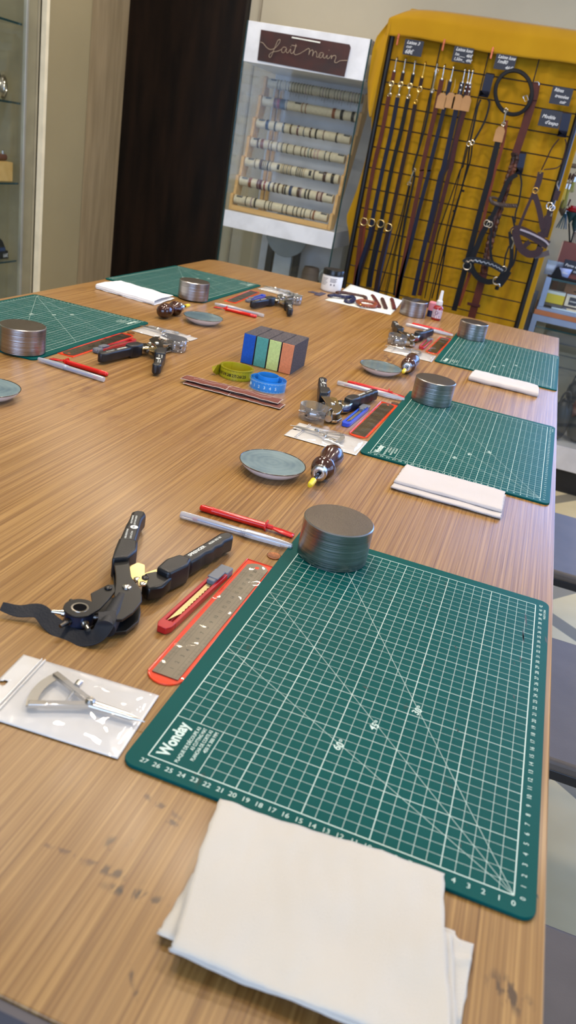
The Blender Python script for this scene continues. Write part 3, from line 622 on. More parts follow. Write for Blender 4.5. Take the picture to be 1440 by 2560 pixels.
    b = MB(); b.prism(car, 1.75, 1.95); b.build('wheel_carrier', body, t, bev=.05); b = MB(); b.prism(car, .3, .5); b.build('wheel_carrier', body, t, bev=.05)
    b = MB(); b.ring([(.62, 1.96), (.78, 1.97), (.8, 1.93), (.62, 1.9)], 32, (C.x, C.y, 0)); b.build('hub_ring', nick, t)
    b = MB(); b.ring([(.6, .55), (1.35, .55), (1.35, 1.7), (.6, 1.7)], 40, (C.x, C.y, 0)); b.build('punch_wheel', mat('blued_wheel', (40, 48, 72), .3, .6) if strap else nick, t)
    b = MB(); b.lathe([(.001, 0), (.6, 0)], 24, (C.x, C.y, 1.955)); b.build('hub_shade', mat('recess_shade', (5, 5, 7), .7, spec=.05), t)  # flat near-black disc: the shade of the hub hole is painted on
    for k in range(6):
        a = math.radians(20+60*k); d = Vector((math.cos(a), math.sin(a), 0))
        b = MB(); p0 = C+d*1.2+Vector((0, 0, 1.15)); b.tube([p0, p0+d*.35, p0+d*.36, p0+d*1.25], [.36, .36, .24, .15+.03*(k % 3)], 14); b.build('punch_tube', nick if k % 2 else darksteel, t)
    if strap:
        b = MB(); b.tube([(.1, -1.1, 1.5), (.9, -4.2, 1.45), (1.3, -6.0, 1.3)], [.62, .85, .9], 20); b.build('leather_covered_anvil', lea, t)
        b = MB(); pts = smoothpath(rel3 := [(-46.7-PV.x, 9.6-PV.y, .95), (-45.2-PV.x, 10.0-PV.y, .75), (-43.6-PV.x, 10.7-PV.y, .95), (-42.0-PV.x, 10.2-PV.y, .55), (-40.2-PV.x, 9.9-PV.y, .22), (-38.6-PV.x, 9.9-PV.y, .35), (-37.4-PV.x, 10.3-PV.y, .9), (-37.1-PV.x, 11.2-PV.y, 1.9), (-37.6-PV.x, 12.2-PV.y, 2.25)], 6)
        n = len(pts); b.ribbon(pts, [.8+.8*math.sin(min(1, i/n*2.2)*PI/2) for i in range(n)], .14, lambda i: (0, -.75+.35*i/n, 1)); b.build('leather_strap', lea, t, bev=.03)
    else:
        b = MB(); b.tube([(.1, -1.1, 1.2), (.9, -4.2, 1.1), (1.2, -5.6, 1.0)], [.5, .6, .62], 20); b.build('anvil', nick, t)
        b = MB(); R1 = arc(C.x, C.y, 2.35, 100, 262, 16); P = [(x, y) for x, y in R1]+[(C.x+2.9, C.y-2.45)]
        back = [(C.x+2.9, C.y+1.0), (C.x+.9, C.y+1.9)]
        for z0, z1 in ((2.5, 2.56),): b.prism(P+back, z0, z1)
        n = len(P); vs = [(x, y, .15) for x, y in P]+[(x*1.0, y*1.0, 2.5) for x, y in P]; b.add(vs, [(i, i+1, n+i+1, n+i) for i in range(n-1)])
        b.build('clear_nose_guard', clearg, t, solid=.05)
    return t
make_pliers('black hole punch pliers nearest the camera with leather strap around the nose', PV, 0, blackmetal, True)
q2 = make_pliers('nickel hole punch pliers with clear nose guard beside the blue cutter', (-38.2, 91.4, 0), -.03, nick, False)
for loc, rz, lab in [((-38.4, 168.6, 0), 0, 'nickel hole punch pliers with clear nose guard at the far right'), ((-77.9, 101.3, 0), PI+.05, 'hole punch pliers at the left, black handles towards the camera, nose on a plastic bag'), ((-77.6, 180.2, 0), PI+.03, 'hole punch pliers at the far left in front of the display tower')]:
    dup(q2, loc, rz, lab)

# ================================================================ COINS
cop = mat('copper_coin', (140, 92, 60), .4, .9, bump=.4, bscale=600)
def make_coin(label, loc, m):
    b = MB(); b.lathe([(.001, 0), (.78, 0), (.8, .04), (.8, .13), (.74, .16), (.68, .13), (.001, .13)], 32); b.text('1', (-.28, -.25, .15), (1, .2, 0), (-.2, 1, 0), .6, .01)
    return tag(b.build('copper_coin', m, None, loc, smooth=50), label, 'coin', 'small coins')
make_coin('bright copper coin at the corner of the nearest mat', (-29.3, 35.1, 0), cop)
dc = mat('tarnished_coin', (92, 66, 46), .45, .8, bump=.3, bscale=600)
make_coin('dull dark coin at the corner of the middle right mat', (-29.6, 108.7, 0), dc)
make_coin('dull coin at the farthest right mat beside the pen cap', (-29.7, 188.3, 0), dc)
make_coin('brown coin beside the end of the left ruler', (-88.7, 110.8, 0), mat('brown_coin', (130, 84, 48), .4, .8))

# ================================================================ FOLDED CLOTHS
cotton = mat('cream_cotton', (206, 199, 186), .85, spec=.2, var=.03, nscale=8, bump=.35, bscale=1400, sheen=.3)
cotton2 = mat('off_white_cotton', (204, 196, 192), .85, spec=.2, var=.03, nscale=8, bump=.35, bscale=1400, sheen=.3)
def cloth(label, A, B, m, amp=.12, thick=.14, nu=56, per=7, seed=0, fray=.05):
    """profile A (left edge) and B (right edge): matching 3-D polylines; the fabric spans between them"""
    a = smoothpath(A, per); b_ = smoothpath(B, per); n = len(a)-1; o = sum((Vector(p) for p in A+B), Vector())/(len(A)*2); o.z = 0
    b = MB(o)
    def f(u, v):
        i = min(n, int(round(v*n))); p = a[i].lerp(b_[i], u); q = Vector((p.x*.28, p.y*.28, seed+i*.03))
        w = noise.noise(q)*amp+noise.noise(q*2.9)*amp*.4+noise.noise(Vector((p.x*1.9+p.y*.5, p.y*.7, seed)))*amp*.12
        e = 1 if 0 < u < 1 else 1
        fr = fray*math.sin(i*2.1+seed) if u in (0, 1) else 0
        return p+Vector((fr, 0, max(-.02 if p.z < .15 else -.2, w)))
    b.surf(nu, n, f)
    ob = b.build('folded_cloth', m, None, o, smooth=70, solid=thick); ob.modifiers[0].offset = 1
    return tag(ob, label, 'cloth')
def zz(p, z): return (p[0], p[1], z)
# nearest cloth: four fabric thicknesses, folded edges towards the camera
F = lambda px, py, z: tuple(PZ(px, py, z))
A = [F(556, 2085, .45), F(480, 2190, .30), F(408, 2310, .25), F(400, 2322, .45), F(412, 2305, .62), F(560, 2075, .66)]
B = [F(1135, 2330, .35), F(1170, 2440, .30), F(1140, 2610, .25), F(1138, 2622, .45), F(1142, 2600, .62), F(1130, 2345, .66)]
c1 = cloth('large cream cotton cloth folded in the foreground, lying half on the nearest mat', A+[F(470, 2230, .82), F(432, 2362, .78), F(424, 2372, 1.05), F(440, 2340, 1.22), F(500, 2130, 1.0), F(549, 2001, .52)],
           B+[F(1120, 2420, .82), F(1128, 2640, .78), F(1128, 2652, 1.05), F(1130, 2600, 1.2), F(1112, 2320, 1.0), F(1111, 2184, .5)], cotton, amp=.26, thick=.1, seed=2)
# loose tongue of the lower layer at the right
o = F(1140, 2400, .2); b = MB(o); P = [F(1100, 2325, .5), F(1125, 2332, .5), F(1150, 2350, .42), F(1184, 2361, .34)]; Q = [F(1105, 2400, .45), F(1130, 2410, .42), F(1150, 2414, .36), F(1176, 2410, .3)]; R_ = [F(1110, 2560, .3), F(1125, 2560, .28), F(1140, 2560, .25), F(1152, 2555, .22)]
b.surf(12, 16, lambda u, v: (lambda i, k: (Vector(P[i]).lerp(Vector(P[i+1]), k)).lerp(Vector(Q[i]).lerp(Vector(Q[i+1]), k), min(1, v*2)) if v <= .5 else (Vector(Q[i]).lerp(Vector(Q[i+1]), k)).lerp(Vector(R_[i]).lerp(Vector(R_[i+1]), k), v*2-1))(min(2, int(u*3)), u*3-min(2, int(u*3)))+Vector((0, 0, .16*math.exp(-((v-.42)/.07)**2)+.02*noise.noise(Vector((u*3, v*5, 1))))))
tg = b.build('loose_tongue', cotton, None, o, smooth=70, solid=.1); tg.parent = c1; tg.location = W(*o)-c1.location
def stack_cloth(label, xa, xb, y0, y1, m, seed, skew=0, h=(.25, .62, .98), lip=1.1, zb=0):
    # y0 near edge, y1 far edge; z-fold with near folds
    A = [(xa, y1-.5, .22+zb*0), (xa-.1, y0+2, .16), (xa-.1, y0+.1, .14), (xa-.15, y0, .34), (xa, y0+.25, .52), (xa+.1, y1-.6, .55), (xa+.1, y0+lip+1.2, .72), (xa+.05, y0+lip, .72), (xa, y0+lip-.15, .9), (xa+.1, y0+lip+.4, 1.08), (xa+.2, (y0+y1)/2, 1.02), (xa+.35, y1, .82)]
    B = [(xb-(p[0]-xa)*.6+ (skew if p[1] > (y0+y1)/2 else 0), p[1]-.0+skew*.2, p[2]) for p in A]
    return cloth(label, A, B, m, amp=.1, thick=.1, seed=seed)
stack_cloth('white folded cloth lying along the near side of the middle right mat', -21.5, -5.7, 65.0, 74.3, cotton2, 11, .1)
def roll_cloth(label, xa, xb, y0, y1, m, seed, ang=0):
    A = [(xa, y1, .5), (xa, y0+1, .2), (xa, y0, .25), (xa-.1, y0-.1, .75), (xa+.05, y0+.6, 1.15), (xa+.2, (y0+y1)/2, 1.2), (xa+.5, y1, .9)]
    B = [(xb-(p[0]-xa), p[1]+ang, p[2]) for p in A]; return cloth(label, A, B, m, amp=.14, thick=.1, seed=seed)
roll_cloth('white folded cloth along the near side of the farthest right mat', -18.9, -3.0, 143.2, 151.5, cotton2, 17)
roll_cloth('bright white folded cloth beside the far left mat', -116.6, -98.6, 143.5, 155.3, mat('bright_white_cotton', (238, 238, 238), .8, sheen=.3), 23, -2.6)

# ================================================================ MIDDLE OF THE TABLE
abr = mat('dark_grey_abrasive', (88, 80, 82), .9, nscale=400, rgb2=(54, 50, 54), bump=.5, bscale=900)
for k, (nm, cl) in enumerate([('blue', (14, 84, 186)), ('green', (84, 160, 152)), ('pale yellow', (202, 222, 142)), ('orange', (222, 138, 96))]):
    x0 = -63.0+k*2.78; b = MB((x0+1.35, 115, 0)); b.m = 0; b.box(x0, x0+2.62, 110.05, 119.9, 0, 6.15); b.m = 1; b.box(x0+.07, x0+2.55, 109.95, 110.1, .06, 6.08); b.box(x0+.07, x0+2.55, 119.88, 119.98, .06, 6.08)
    tag(b.build('sanding_sponge', [abr, mat(nm.replace(' ', '_')+'_foam', cl, .85, nscale=200, bump=.4, bscale=700)], None, (x0+1.35, 115, 0), bev=.05), f'dark grey sanding sponge block with {nm} foam face', 'sanding sponge', 'sanding sponges standing side by side')
# tape measures
def tape(label, loc, m, turns, r0, r1, h, inkm, nums, tail):
    t = thing('tape_measure', label, 'tape measure', loc, 0)
    n = int(turns*40); P = []
    for i in range(n+1):
        a = 2*PI*turns*i/n; r = r0+(r1-r0)*i/n+.04*math.sin(3*a); P.append((r*math.cos(a+tail), r*math.sin(a+tail)*.96, h/2+.02*math.sin(a*2)))
    if tail > 2: P += [(P[-1][0]-.3, P[-1][1]-.7, h/2), (P[-1][0]-1.0, P[-1][1]-1.1, h/2-.05)]
    b = MB(); b.ribbon(P, h, .05, lambda i: (P[i][0], P[i][1], 0)); b.build('coiled_band', m, t, smooth=60)
    b = MB(); R = r1+.09
    for k, s in enumerate(nums):
        a = math.radians(-150+k*120/len(nums)); nx, ny = math.cos(a), math.sin(a)
        b.text(s, (R*nx, R*ny*.96, h*.36), (-ny, nx, 0), (0, 0, 1), .78, .02, center=True)
    for k in range(90):
        a = math.radians(-180+2*k); nx, ny = math.cos(a), math.sin(a); l = .5 if k % 5 == 0 else .26
        c_ = Vector((R*nx, R*ny*.96, 0)); d = Vector((-ny, nx, 0))*.022
        for z0, z1 in ((.05, .05+l*.6), (h-.05-l*.6, h-.05)): b.add([c_-d+Vector((0, 0, z0)), c_+d+Vector((0, 0, z0)), c_+d+Vector((0, 0, z1)), c_-d+Vector((0, 0, z1))], [(0, 1, 2, 3)])
    b.build('printed_scale', inkm, t, smooth=0); return t
tape('coiled yellow tape measure standing in front of the sanding sponges', (-59.7, 99.3, 0), mat('olive_yellow_tape', (172, 164, 24), .35, coat=.3), 3.2, 2.9, 3.35, 2.0, mat('black_print', (20, 20, 16), .5), ['131', '130', '129', '128', '127', '126', '125'], 2.3)
t2 = tape('coiled light blue tape measure standing beside the yellow one', (-52.5, 97.3, 0), mat('light_blue_tape', (44, 142, 224), .3, coat=.4), 3.4, 2.7, 3.55, 1.9, mat('pale_print', (190, 226, 246), .5), ['', '●', '1', '2', '3', '4', '5'], 0)
b = MB(); b.ribbon([(1.95*math.cos(a*.157)-.1, 1.95*math.sin(a*.157)+.2, 1.55) for a in range(41)], 1.9, .05, lambda i: (math.cos(i*.157), math.sin(i*.157), 0)); b.build('raised_inner_coil', MATS['light_blue_tape'], t2, smooth=60)
# sandpaper strips
sp = mat('red_brown_sandpaper', (122, 66, 50), .85, nscale=300, rgb2=(104, 54, 42), bump=.3, bscale=900); se = mat('worn_paper_edge', (214, 198, 182), .9)
def sandstrip(label, x0, x1, y0, y1, dy, z, bow):
    t = thing('sandpaper_strip', label, 'sandpaper strip', ((x0+x1)/2, (y0+y1)/2, 0), 0, 'folded sandpaper strips'); o = ((x0+x1)/2, (y0+y1)/2, 0)
    f = lambda u, v: (x0+(x1-x0)*u, y0+(y1-y0)*v+dy*u, z+bow*math.sin(u*PI)+.12*math.sin(v*PI)+.03*math.sin(u*21))
    MB(o).surf(30, 4, f).build('abrasive_face', sp, t, solid=.1)
    b = MB(o)
    for v in (0, 1): b.tube([Vector(f(i/30, v))+Vector((0, 0, .02+.03*math.sin(i*1.7))) for i in range(31)], .06, 5)
    b.tube([f(0, v/4) for v in range(5)], .06, 5); b.tube([f(1, v/4) for v in range(5)], .06, 5)
    b.tube([Vector(f(.47, v/4))+Vector((.1*math.sin(v*2), 0, .06)) for v in range(5)], .04, 5)
    b.tube([Vector(f(.1+.8*i/20, .55+.1*math.sin(i)))+Vector((0, 0, .055)) for i in range(21)], .025, 4)
    b.build('worn_edge', se, t)
    return t
sandstrip('brown sandpaper strip, lower one of the pair in front of the tapes', -64.8, -46.2, 86.2, 89.2, .2, .25, .0)
sandstrip('brown sandpaper strip, upper one of the pair in front of the tapes', -65.7, -47.0, 86.9, 89.8, .5, .75, .12)

# ================================================================ FAR END OF THE TABLE
def paper():
    c = [PY(876.5, 711, 232.5), PY(1005.6, 751, 231.5), PZ(976.5, 787, .1), PZ(812, 750, .1)]
    o = sum(c, Vector())/4; o.z = 0; b = MB(o)
    b.surf(14, 14, lambda u, v: c[3].lerp(c[2], u).lerp(c[0].lerp(c[1], u), v)*1+Vector((0, 0, -.55*math.sin(v*PI)*(1-.3*u)+.02 if v > 0 else 0)))
    for i, v in enumerate(b.v): v.z = max(v.z, .06)
    return tag(b.build('paper_sheet', mat('white_card', (226, 228, 222), .7), None, o, solid=.05), 'white paper sheet with curled far corner under the braided leather samples', 'paper sheet')
paper()
def braid(name, label, pts, m, w=1.0, t=.32, cat='leather bracelet', clasp=None, closed=False):
    P = smoothpath(pts, 8, closed); n = len(P); o = (sum(P, Vector())/n); o.z = 0; root = thing(name, label, cat, o)
    for s in range(3):
        b = MB(o); Q = []
        for i, p in enumerate(P):
            T = (P[min(i+1, n-1)]-P[max(i-1, 0)]).normalized(); sd = T.cross(Vector((0, 0, 1))).normalized(); ph = i*.75+s*2*PI/3
            Q.append(p+sd*math.sin(ph)*w*.33+Vector((0, 0, .12*math.cos(2*ph)+.14)))
        b.tube(Q, t, 6, closed); b.build('leather_strand', m, root)
    if clasp:
        b = MB(o); b.lathe([(.001, 0), (.3, 0), (.34, .1), (.2, .22), (.001, .25)], 14, Vector(clasp)); b.build('snap_button', brass, root)
    return root
navl = mat('navy_leather', (16, 24, 64), .4); brl = mat('brown_leather', (70, 40, 34), .45); cogl = mat('cognac_leather', (134, 66, 32), .4); bur = mat('burgundy_leather', (92, 34, 32), .4)
q = crop_ = lambda x, y, z=.5: PZ(780+x/3.79, 680+y/3.79, z)
braid('leather_bracelet', 'navy braided leather bracelet on the left end of the white paper', [q(160, 228, .7), q(205, 222, 1.0), q(260, 232, .9), q(320, 240, .8), q(385, 240, .9), q(392, 270, .7), q(345, 288, .5), q(318, 275, .5)], navl, 1.3, .42)
braid('leather_bracelet', 'brown braided leather bracelet behind the navy one', [q(235, 196, .9), q(290, 196, 1.0), q(360, 208, .9), q(430, 222, .8), q(500, 238, .8), q(508, 262, .7)], brl, 1.2, .36)
braid('leather_bracelet', 'cognac braided leather bracelet with button in front on the paper', [q(432, 285, .8), q(470, 315, .8), q(540, 325, .7), q(592, 325, .7), q(598, 300, .8), q(540, 285, 1.1), q(470, 272, 1.2), q(432, 280, 1.0)], cogl, 1.3, .42, clasp=tuple(q(462, 312, 1.2)))
for k, (P, m, lab) in enumerate([([(572, 225), (600, 265), (640, 335)], bur, 'burgundy braided leather sample, left of three on the white paper'), ([(665, 255), (680, 295), (700, 345)], brl, 'dark brown leather sample in the middle of three on the white paper'), ([(755, 258), (768, 300), (780, 350)], bur, 'burgundy braided leather sample, right of three on the white paper')]):
    braid('leather_sample', lab, [q(x, y, .9-i*.25) for i, (x, y) in enumerate(P)], m, 1.2, .36, 'leather sample')
for P, lab in [([(-78.9, 210.4), (-76.4, 210.3), (-75.6, 212.8), (-78.2, 213.2)], 'small dark leather scrap beside the white jar, the left one'), ([(-76, 207.6), (-74.2, 207.9), (-74.0, 214.9), (-75.8, 215.3)], 'small dark leather scrap beside the white jar, the right one')]:
    o = (P[0][0]+1.2, P[0][1]+1.5, 0); tag(MB(o).prism(P, .02, .2).build('dark_piece', mat('slate_leather', (66, 62, 82), .55), None, o, bev=.03), lab, 'leather scrap')
# jar
t = thing('plastic_jar', 'white plastic jar with black lid at the far edge of the table', 'jar', (-74.6, 222.5, 0)); jw = mat('white_jar_plastic', (222, 222, 224), .3)
b = MB(); b.lathe([(.001, 0), (3.1, 0), (3.4, .25), (3.45, .6), (3.45, 4.9), (3.3, 5.2), (3.0, 5.4), (3.0, 5.6)], 48); b.build('jar_body', jw, t, smooth=50)
b = MB(); b.lathe([(3.0, 5.3), (3.5, 5.35), (3.5, 6.9), (3.4, 7.1), (.001, 7.1)], 48); b.build('lid', mat('black_lid_plastic', (18, 18, 20), .3), t, smooth=40)
b = MB()
def cyltext(b, s, R, a0, z, size, w):
    vs, fs, tw = glyphs(s); k = w/max(tw, .01); n = len(b.v); b.add([(R*math.cos(a0+v[0]*k/R), R*math.sin(a0+v[0]*k/R), z+v[1]*size) for v in vs], fs)
def dashes(b, R, a0, a1, z, h):
    n = 8; b.add([(R*math.cos(a0+(a1-a0)*i/n), R*math.sin(a0+(a1-a0)*i/n), zz_) for zz_ in (z, z+h) for i in range(n+1)], [(i, i+1, n+2+i, n+1+i) for i in range(n)])
for k in range(6): dashes(b, 3.465, math.radians(-140), math.radians(-140+38-5*(k % 3)), 4.2-k*.42, .14)
for k in range(4): dashes(b, 3.465, math.radians(-88), math.radians(-50-6*(k % 2)), 4.3-k*.35, .2)
dashes(b, 3.465, math.radians(-84), math.radians(-76), 2.2, .6); dashes(b, 3.465, math.radians(-66), math.radians(-58), 2.2, .6)
b.build('printed_label', mat('grey_label_print', (120, 118, 128), .5), t, smooth=0)
# glue bottle
t = thing('glue_bottle', 'small red glue bottle with tall white nozzle at the far right', 'glue bottle', (-37.2, 213.6, 0)); rl = mat('red_translucent_bottle', (150, 12, 22), .15, coat=.6)
b = MB(); b.lathe([(.001, 0), (1.4, 0), (1.55, .15), (1.55, 3.7), (1.35, 4.2), (.8, 4.6), (.8, 4.8)], 32); b.build('bottle_body', rl, t, smooth=50)
b = MB(); b.lathe([(.95, 4.65), (1.0, 4.8), (.92, 5.9), (.62, 6.2), (.42, 8.9), (.36, 9.1), (.001, 9.15)], 28); b.build('nozzle_cap', jw, t, smooth=40)
b = MB(); dashes(b, 1.565, math.radians(-165), math.radians(-10), .75, 2.6); b.build('label', mat('pale_label', (206, 200, 214), .5), t, smooth=60)
b = MB(); [dashes(b, 1.58, math.radians(-120+20*k), math.radians(-108+20*k), 1.2+.5*(k % 3), .25) for k in range(4)]; b.torus(.45, .05, (0, -1.6, 2.5), 'y', 18); b.build('label_print', mat('violet_label_print', (90, 60, 110), .5), t, smooth=0)
t = thing('thread_spool', 'pink and navy thread spool half hidden behind the far steel weight', 'thread spool', (-39.6, 217.6, 0))
b = MB(); b.lathe([(.001, 0), (1.2, 0), (1.2, 2.0), (.001, 2.0)], 20); b.build('navy_thread', navl, t); b = MB(); b.lathe([(.001, 2), (1.25, 2), (1.25, 4.3), (.9, 4.7), (.001, 4.7)], 20); b.build('pink_thread', mat('pink_thread_wound', (206, 128, 140), .7), t)

# ================================================================ GLASS DISPLAY TOWER
glassp = glass('display_glass', (.975, .99, .985), .03, .015); gedge = mat('green_glass_edge', (12, 52, 56), .2, coat=.5)
pine = mat('light_pine', (206, 160, 96), .5, nscale=6, stretch=(1, 8, 8), rgb2=(222, 180, 120)); lead = mat('cream_felt_roll', (206, 196, 170), .8, nscale=80, bump=.2, bscale=500)
metalw = mat('brushed_white_aluminium', (226, 230, 238), .36, .15)
TX0, TX1, TY0, TY1, TZ1 = -161.5, -104.8, 335.0, 380.0, 86.8
t = thing('display_tower', 'tall glass display tower with white metal header and bracelet rolls inside', 'display cabinet', (-133, 357, -90)); o = (-133, 357, -90)
MB(o).box(TX0, TX1, TY0-.2, TY0+1, 71, TZ1).box(TX0, TX1, TY0+1, TY1, 85.6, TZ1).box(TX0, TX1, TY0+1, TY1, 71, 72).build('header', metalw, t, bev=.1)
MB(o).box(TX0+.6, TX1-.6, TY0-.2, TY1-1, .7, 8.1).build('shelf_band', metalw, t, bev=.1)
MB(o).box(TX0, TX1, TY0, TY1, -90, -84).build('plinth', metalw, t, bev=.1)
for x in (TX0, TX1-.5): MB(o).box(x, x+.5, TY0, TY1, -84, TZ1).build('side_glass', glassp, t, smooth=0)
for x in (TX0-.12, TX1-.45): MB(o).box(x, x+.6, TY0-.45, TY0-.22, -84, TZ1).build('glass_edge', gedge, t, smooth=0)
MB(o).box(TX0+.5, TX1-.5, TY0+.1, TY0+.5, -84, .6).build('lower_front_glass', glassp, t, smooth=0)
MB(o).box(TX0+.5, TX1-.5, TY0+.1, TY0+.5, 8.1, 71).build('front_glass', glassp, t, smooth=0)
MB(o).box(TX0+.5, TX1-.5, TY1-1, TY1, 8, 71).build('back_panel', mat('pale_blue_grey_panel', (222, 226, 234), .5), t, smooth=0)
MB(o).box(-155.5, -148.5, TY1-1, TY1, -84, .6).box(-146.5, -110.5, TY1-1, TY1, -84, .6).build('lower_back_panel', mat('pale_blue_grey_panel', (222, 226, 234), .5), t, smooth=0)
sg = thing('leather_sign', 'dark brown leather sign on the tower header, stitched with the words fait main', 'sign', (-134, 334.2, 71.5)); so = (-134, 334.2, 71.5)
bsl = mat('oxblood_leather', (64, 28, 24), .5, nscale=14, rgb2=(46, 26, 26), bump=.3, bscale=300)
b = MB(so); b.M = Matrix.Translation(-Vector(so)) @ Matrix(((1, 0, 0, 0), (0, 0, 1, 334.3), (0, 1, 0, 0), (0, 0, 0, 1))); b.prism([(-154.6, 84.0), (-113.9, 83.6), (-113.2, 82.6), (-113.7, 71.4), (-154.4, 72.2)], 0, .4); b.build('leather_panel', bsl, sg)
ct = lambda x, y: (540+x/3.4286, 30+y/3.4286)
def SP(pts, y, n=5): return smoothpath([PY(*ct(*p), y) for p in pts], n)
th = mat('white_waxed_thread', (170, 154, 134), .6); b = MB(so)
for pts in [[(382, 258), (405, 268), (435, 305), (470, 322), (510, 305), (545, 262), (548, 236), (530, 245), (512, 285), (490, 340), (472, 382), (458, 388), (456, 368), (480, 345), (530, 335), (565, 318)],
            [(602, 305), (578, 302), (562, 322), (566, 346), (585, 345), (604, 312), (602, 340), (616, 350), (640, 318), (638, 345), (652, 356), (676, 322), (686, 275), (676, 320), (668, 352), (682, 367), (720, 356), (770, 325)],
            [(648, 285), (692, 292)], [(640, 296), (643, 300)], [(770, 325), (795, 312), (802, 330), (795, 368), (805, 340), (826, 325), (832, 345), (826, 378), (838, 348), (856, 338), (864, 358), (862, 384), (880, 384), (898, 362)],
            [(918, 350), (895, 350), (882, 372), (888, 392), (905, 388), (922, 356), (918, 385), (932, 396), (954, 370), (950, 392), (964, 400), (990, 372), (988, 402), (1000, 378), (1022, 374), (1028, 392), (1016, 425), (1032, 436), (1065, 418), (1128, 416)], [(968, 325), (970, 330)]]:
    b.tube(SP(pts, 333.75), .11, 5)
b.build('stitched_lettering', th, sg)
b = MB(so); b.ribbon([PY(*ct(650, 217), 333.7), PY(*ct(893, 262), 333.7)], .5, .12); b.build('white_strip', whitep, sg)  # plain white bar along the top of the sign
# rack
rk = thing('bracelet_rack', 'stepped pine rack inside the glass tower holding seven rolls', 'display rack', (-135.5, 352, 8.2)); ro = (-135.5, 352, 8.2)
ROLLS = [(342, 13.2), (346, 21.5), (350, 30.2), (354, 39.2), (358, 47.8), (362, 57.8), (366, 66.0)]
for sx in (-161.0, -110.4):
    prof = [(339.3, 8.2)]
    for (y, z) in ROLLS: prof += [(y-2.6, z-1.5), (y-2.7, z+1.9), (y-1.0, z+2.6), (y+.6, z+1.6)]
    prof += [(369, 66.5), (370, 60), (346.5, 8.2)]
    b = MB(ro); b.M = Matrix.Translation(-Vector(ro)) @ Matrix(((0, 0, 1, sx), (1, 0, 0, 0), (0, 1, 0, 0), (0, 0, 0, 1))); b.prism(prof, 0, 1.4); b.build('rack_side', pine, rk, bev=.15)
MB(ro).box(-159.6, -110.4, 338.6, 340.4, 8.3, 10.6).build('bottom_rail', pine, rk, bev=.2)
for x in (-157.5, -155.0): MB(ro).box(x, x+1.6, 372, 374, 8.2, 66).build('rear_post', pine, rk, bev=.1)
RC = {'k': (22, 20, 24), 'b': (66, 40, 30), 'c': (124, 68, 40), 'r': (128, 24, 30), 'm': (84, 30, 38), 'n': (30, 50, 86), 't': (60, 96, 100), 'p': (176, 134, 136), 'l': (120, 90, 116), 'g': (96, 88, 84), 'w': (196, 184, 170), 's': (160, 140, 110)}
NM = {'k': 'black', 'b': 'dark brown', 'c': 'cognac', 'r': 'red', 'm': 'maroon', 'n': 'blue', 't': 'teal', 'p': 'pink', 'l': 'lilac', 'g': 'grey brown', 'w': 'pale', 's': 'sand'}
BR = [ # bottom to top: (fraction, colour, width class, metal clasp)
 [(.13, 'k', 0), (.19, 'l', 0), (.23, 'k', 1), (.34, 'k', 0), (.385, 'k', 0), (.41, 'g', 0), (.53, 'k', 0), (.575, 'k', 0), (.645, 'k', 0), (.685, 'k', 0), (.73, 'k', 0), (.765, 'k', 0), (.83, 'b', 0, 1), (.86, 'c', 1)],
 [(.115, 'c', 2), (.2, 'm', 1), (.23, 'm', 2), (.275, 'r', 1), (.325, 'n', 1, 1), (.375, 'b', 1, 1), (.42, 'b', 1), (.475, 'b', 1, 1), (.5, 'k', 1, 1), (.555, 'n', 2), (.64, 'b', 2, 1), (.665, 'l', 0), (.715, 'k', 1, 1), (.75, 'k', 1), (.84, 'm', 1), (.863, 'p', 0), (.885, 'm', 1)],
 [(.11, 'g', 0), (.175, 'b', 2), (.205, 'k', 0), (.225, 'g', 0), (.25, 'k', 1), (.28, 'g', 0), (.4, 's', 0), (.42, 'g', 0), (.44, 's', 0), (.46, 'g', 0), (.48, 's', 0), (.5, 'g', 0), (.56, 'k', 0, 1), (.58, 'g', 0, 1), (.6, 'k', 0, 1), (.62, 'g', 0, 1), (.64, 's', 0), (.745, 'g', 1), (.855, 'b', 2, 1), (.94, 'k', 2, 1)],
 [(.08, 'b', 1), (.125, 'c', 2), (.2, 'm', 0), (.23, 'b', 0, 1), (.29, 'b', 0, 1), (.34, 'n', 0), (.395, 'k', 0), (.47, 'b', 0), (.547, 'b', 0), (.59, 'm', 0, 1), (.625, 't', 0, 1), (.655, 'k', 0, 1), (.69, 'p', 0, 1), (.725, 'p', 0), (.8, 'k', 0, 1), (.85, 'k', 0, 1)],
 [(.12, 'n', 2), (.205, 'k', 1), (.295, 'k', 1, 1), (.375, 'b', 1, 1), (.45, 'm', 1, 1), (.515, 'n', 0, 1), (.585, 'b', 1, 1), (.645, 'k', 1), (.725, 'm', 0), (.86, 'k', 1, 1)],
 [(.14, 'm', 2), (.175, 'r', 2), (.205, 'k', 2), (.235, 'k', 2), (.265, 'g', 0), (.43, 'c', 0), (.47, 'c', 0), (.765, 'c', 2), (.85, 'k', 2), (.965, 'k', 2)],
 [(.11+i*.0305, random.choice('ggklgbwgk'), 0) for i in range(29)]]
WN = ['bottom', 'second lowest', 'third lowest', 'middle', 'third highest', 'second highest', 'top']
ORD = ['first', 'second', 'third', 'fourth', 'fifth', 'sixth', 'seventh', 'eighth', 'ninth', 'tenth', 'eleventh', 'twelfth', 'thirteenth', 'fourteenth', 'fifteenth', 'sixteenth', 'seventeenth', 'eighteenth', 'nineteenth', 'twentieth'] + ['twenty-'+x for x in ('first', 'second', 'third', 'fourth', 'fifth', 'sixth', 'seventh', 'eighth', 'ninth')]
tagm = mat('dark_size_label', (34, 34, 44), .5); X0, X1, RR_ = -159.2, -111.8, 2.05
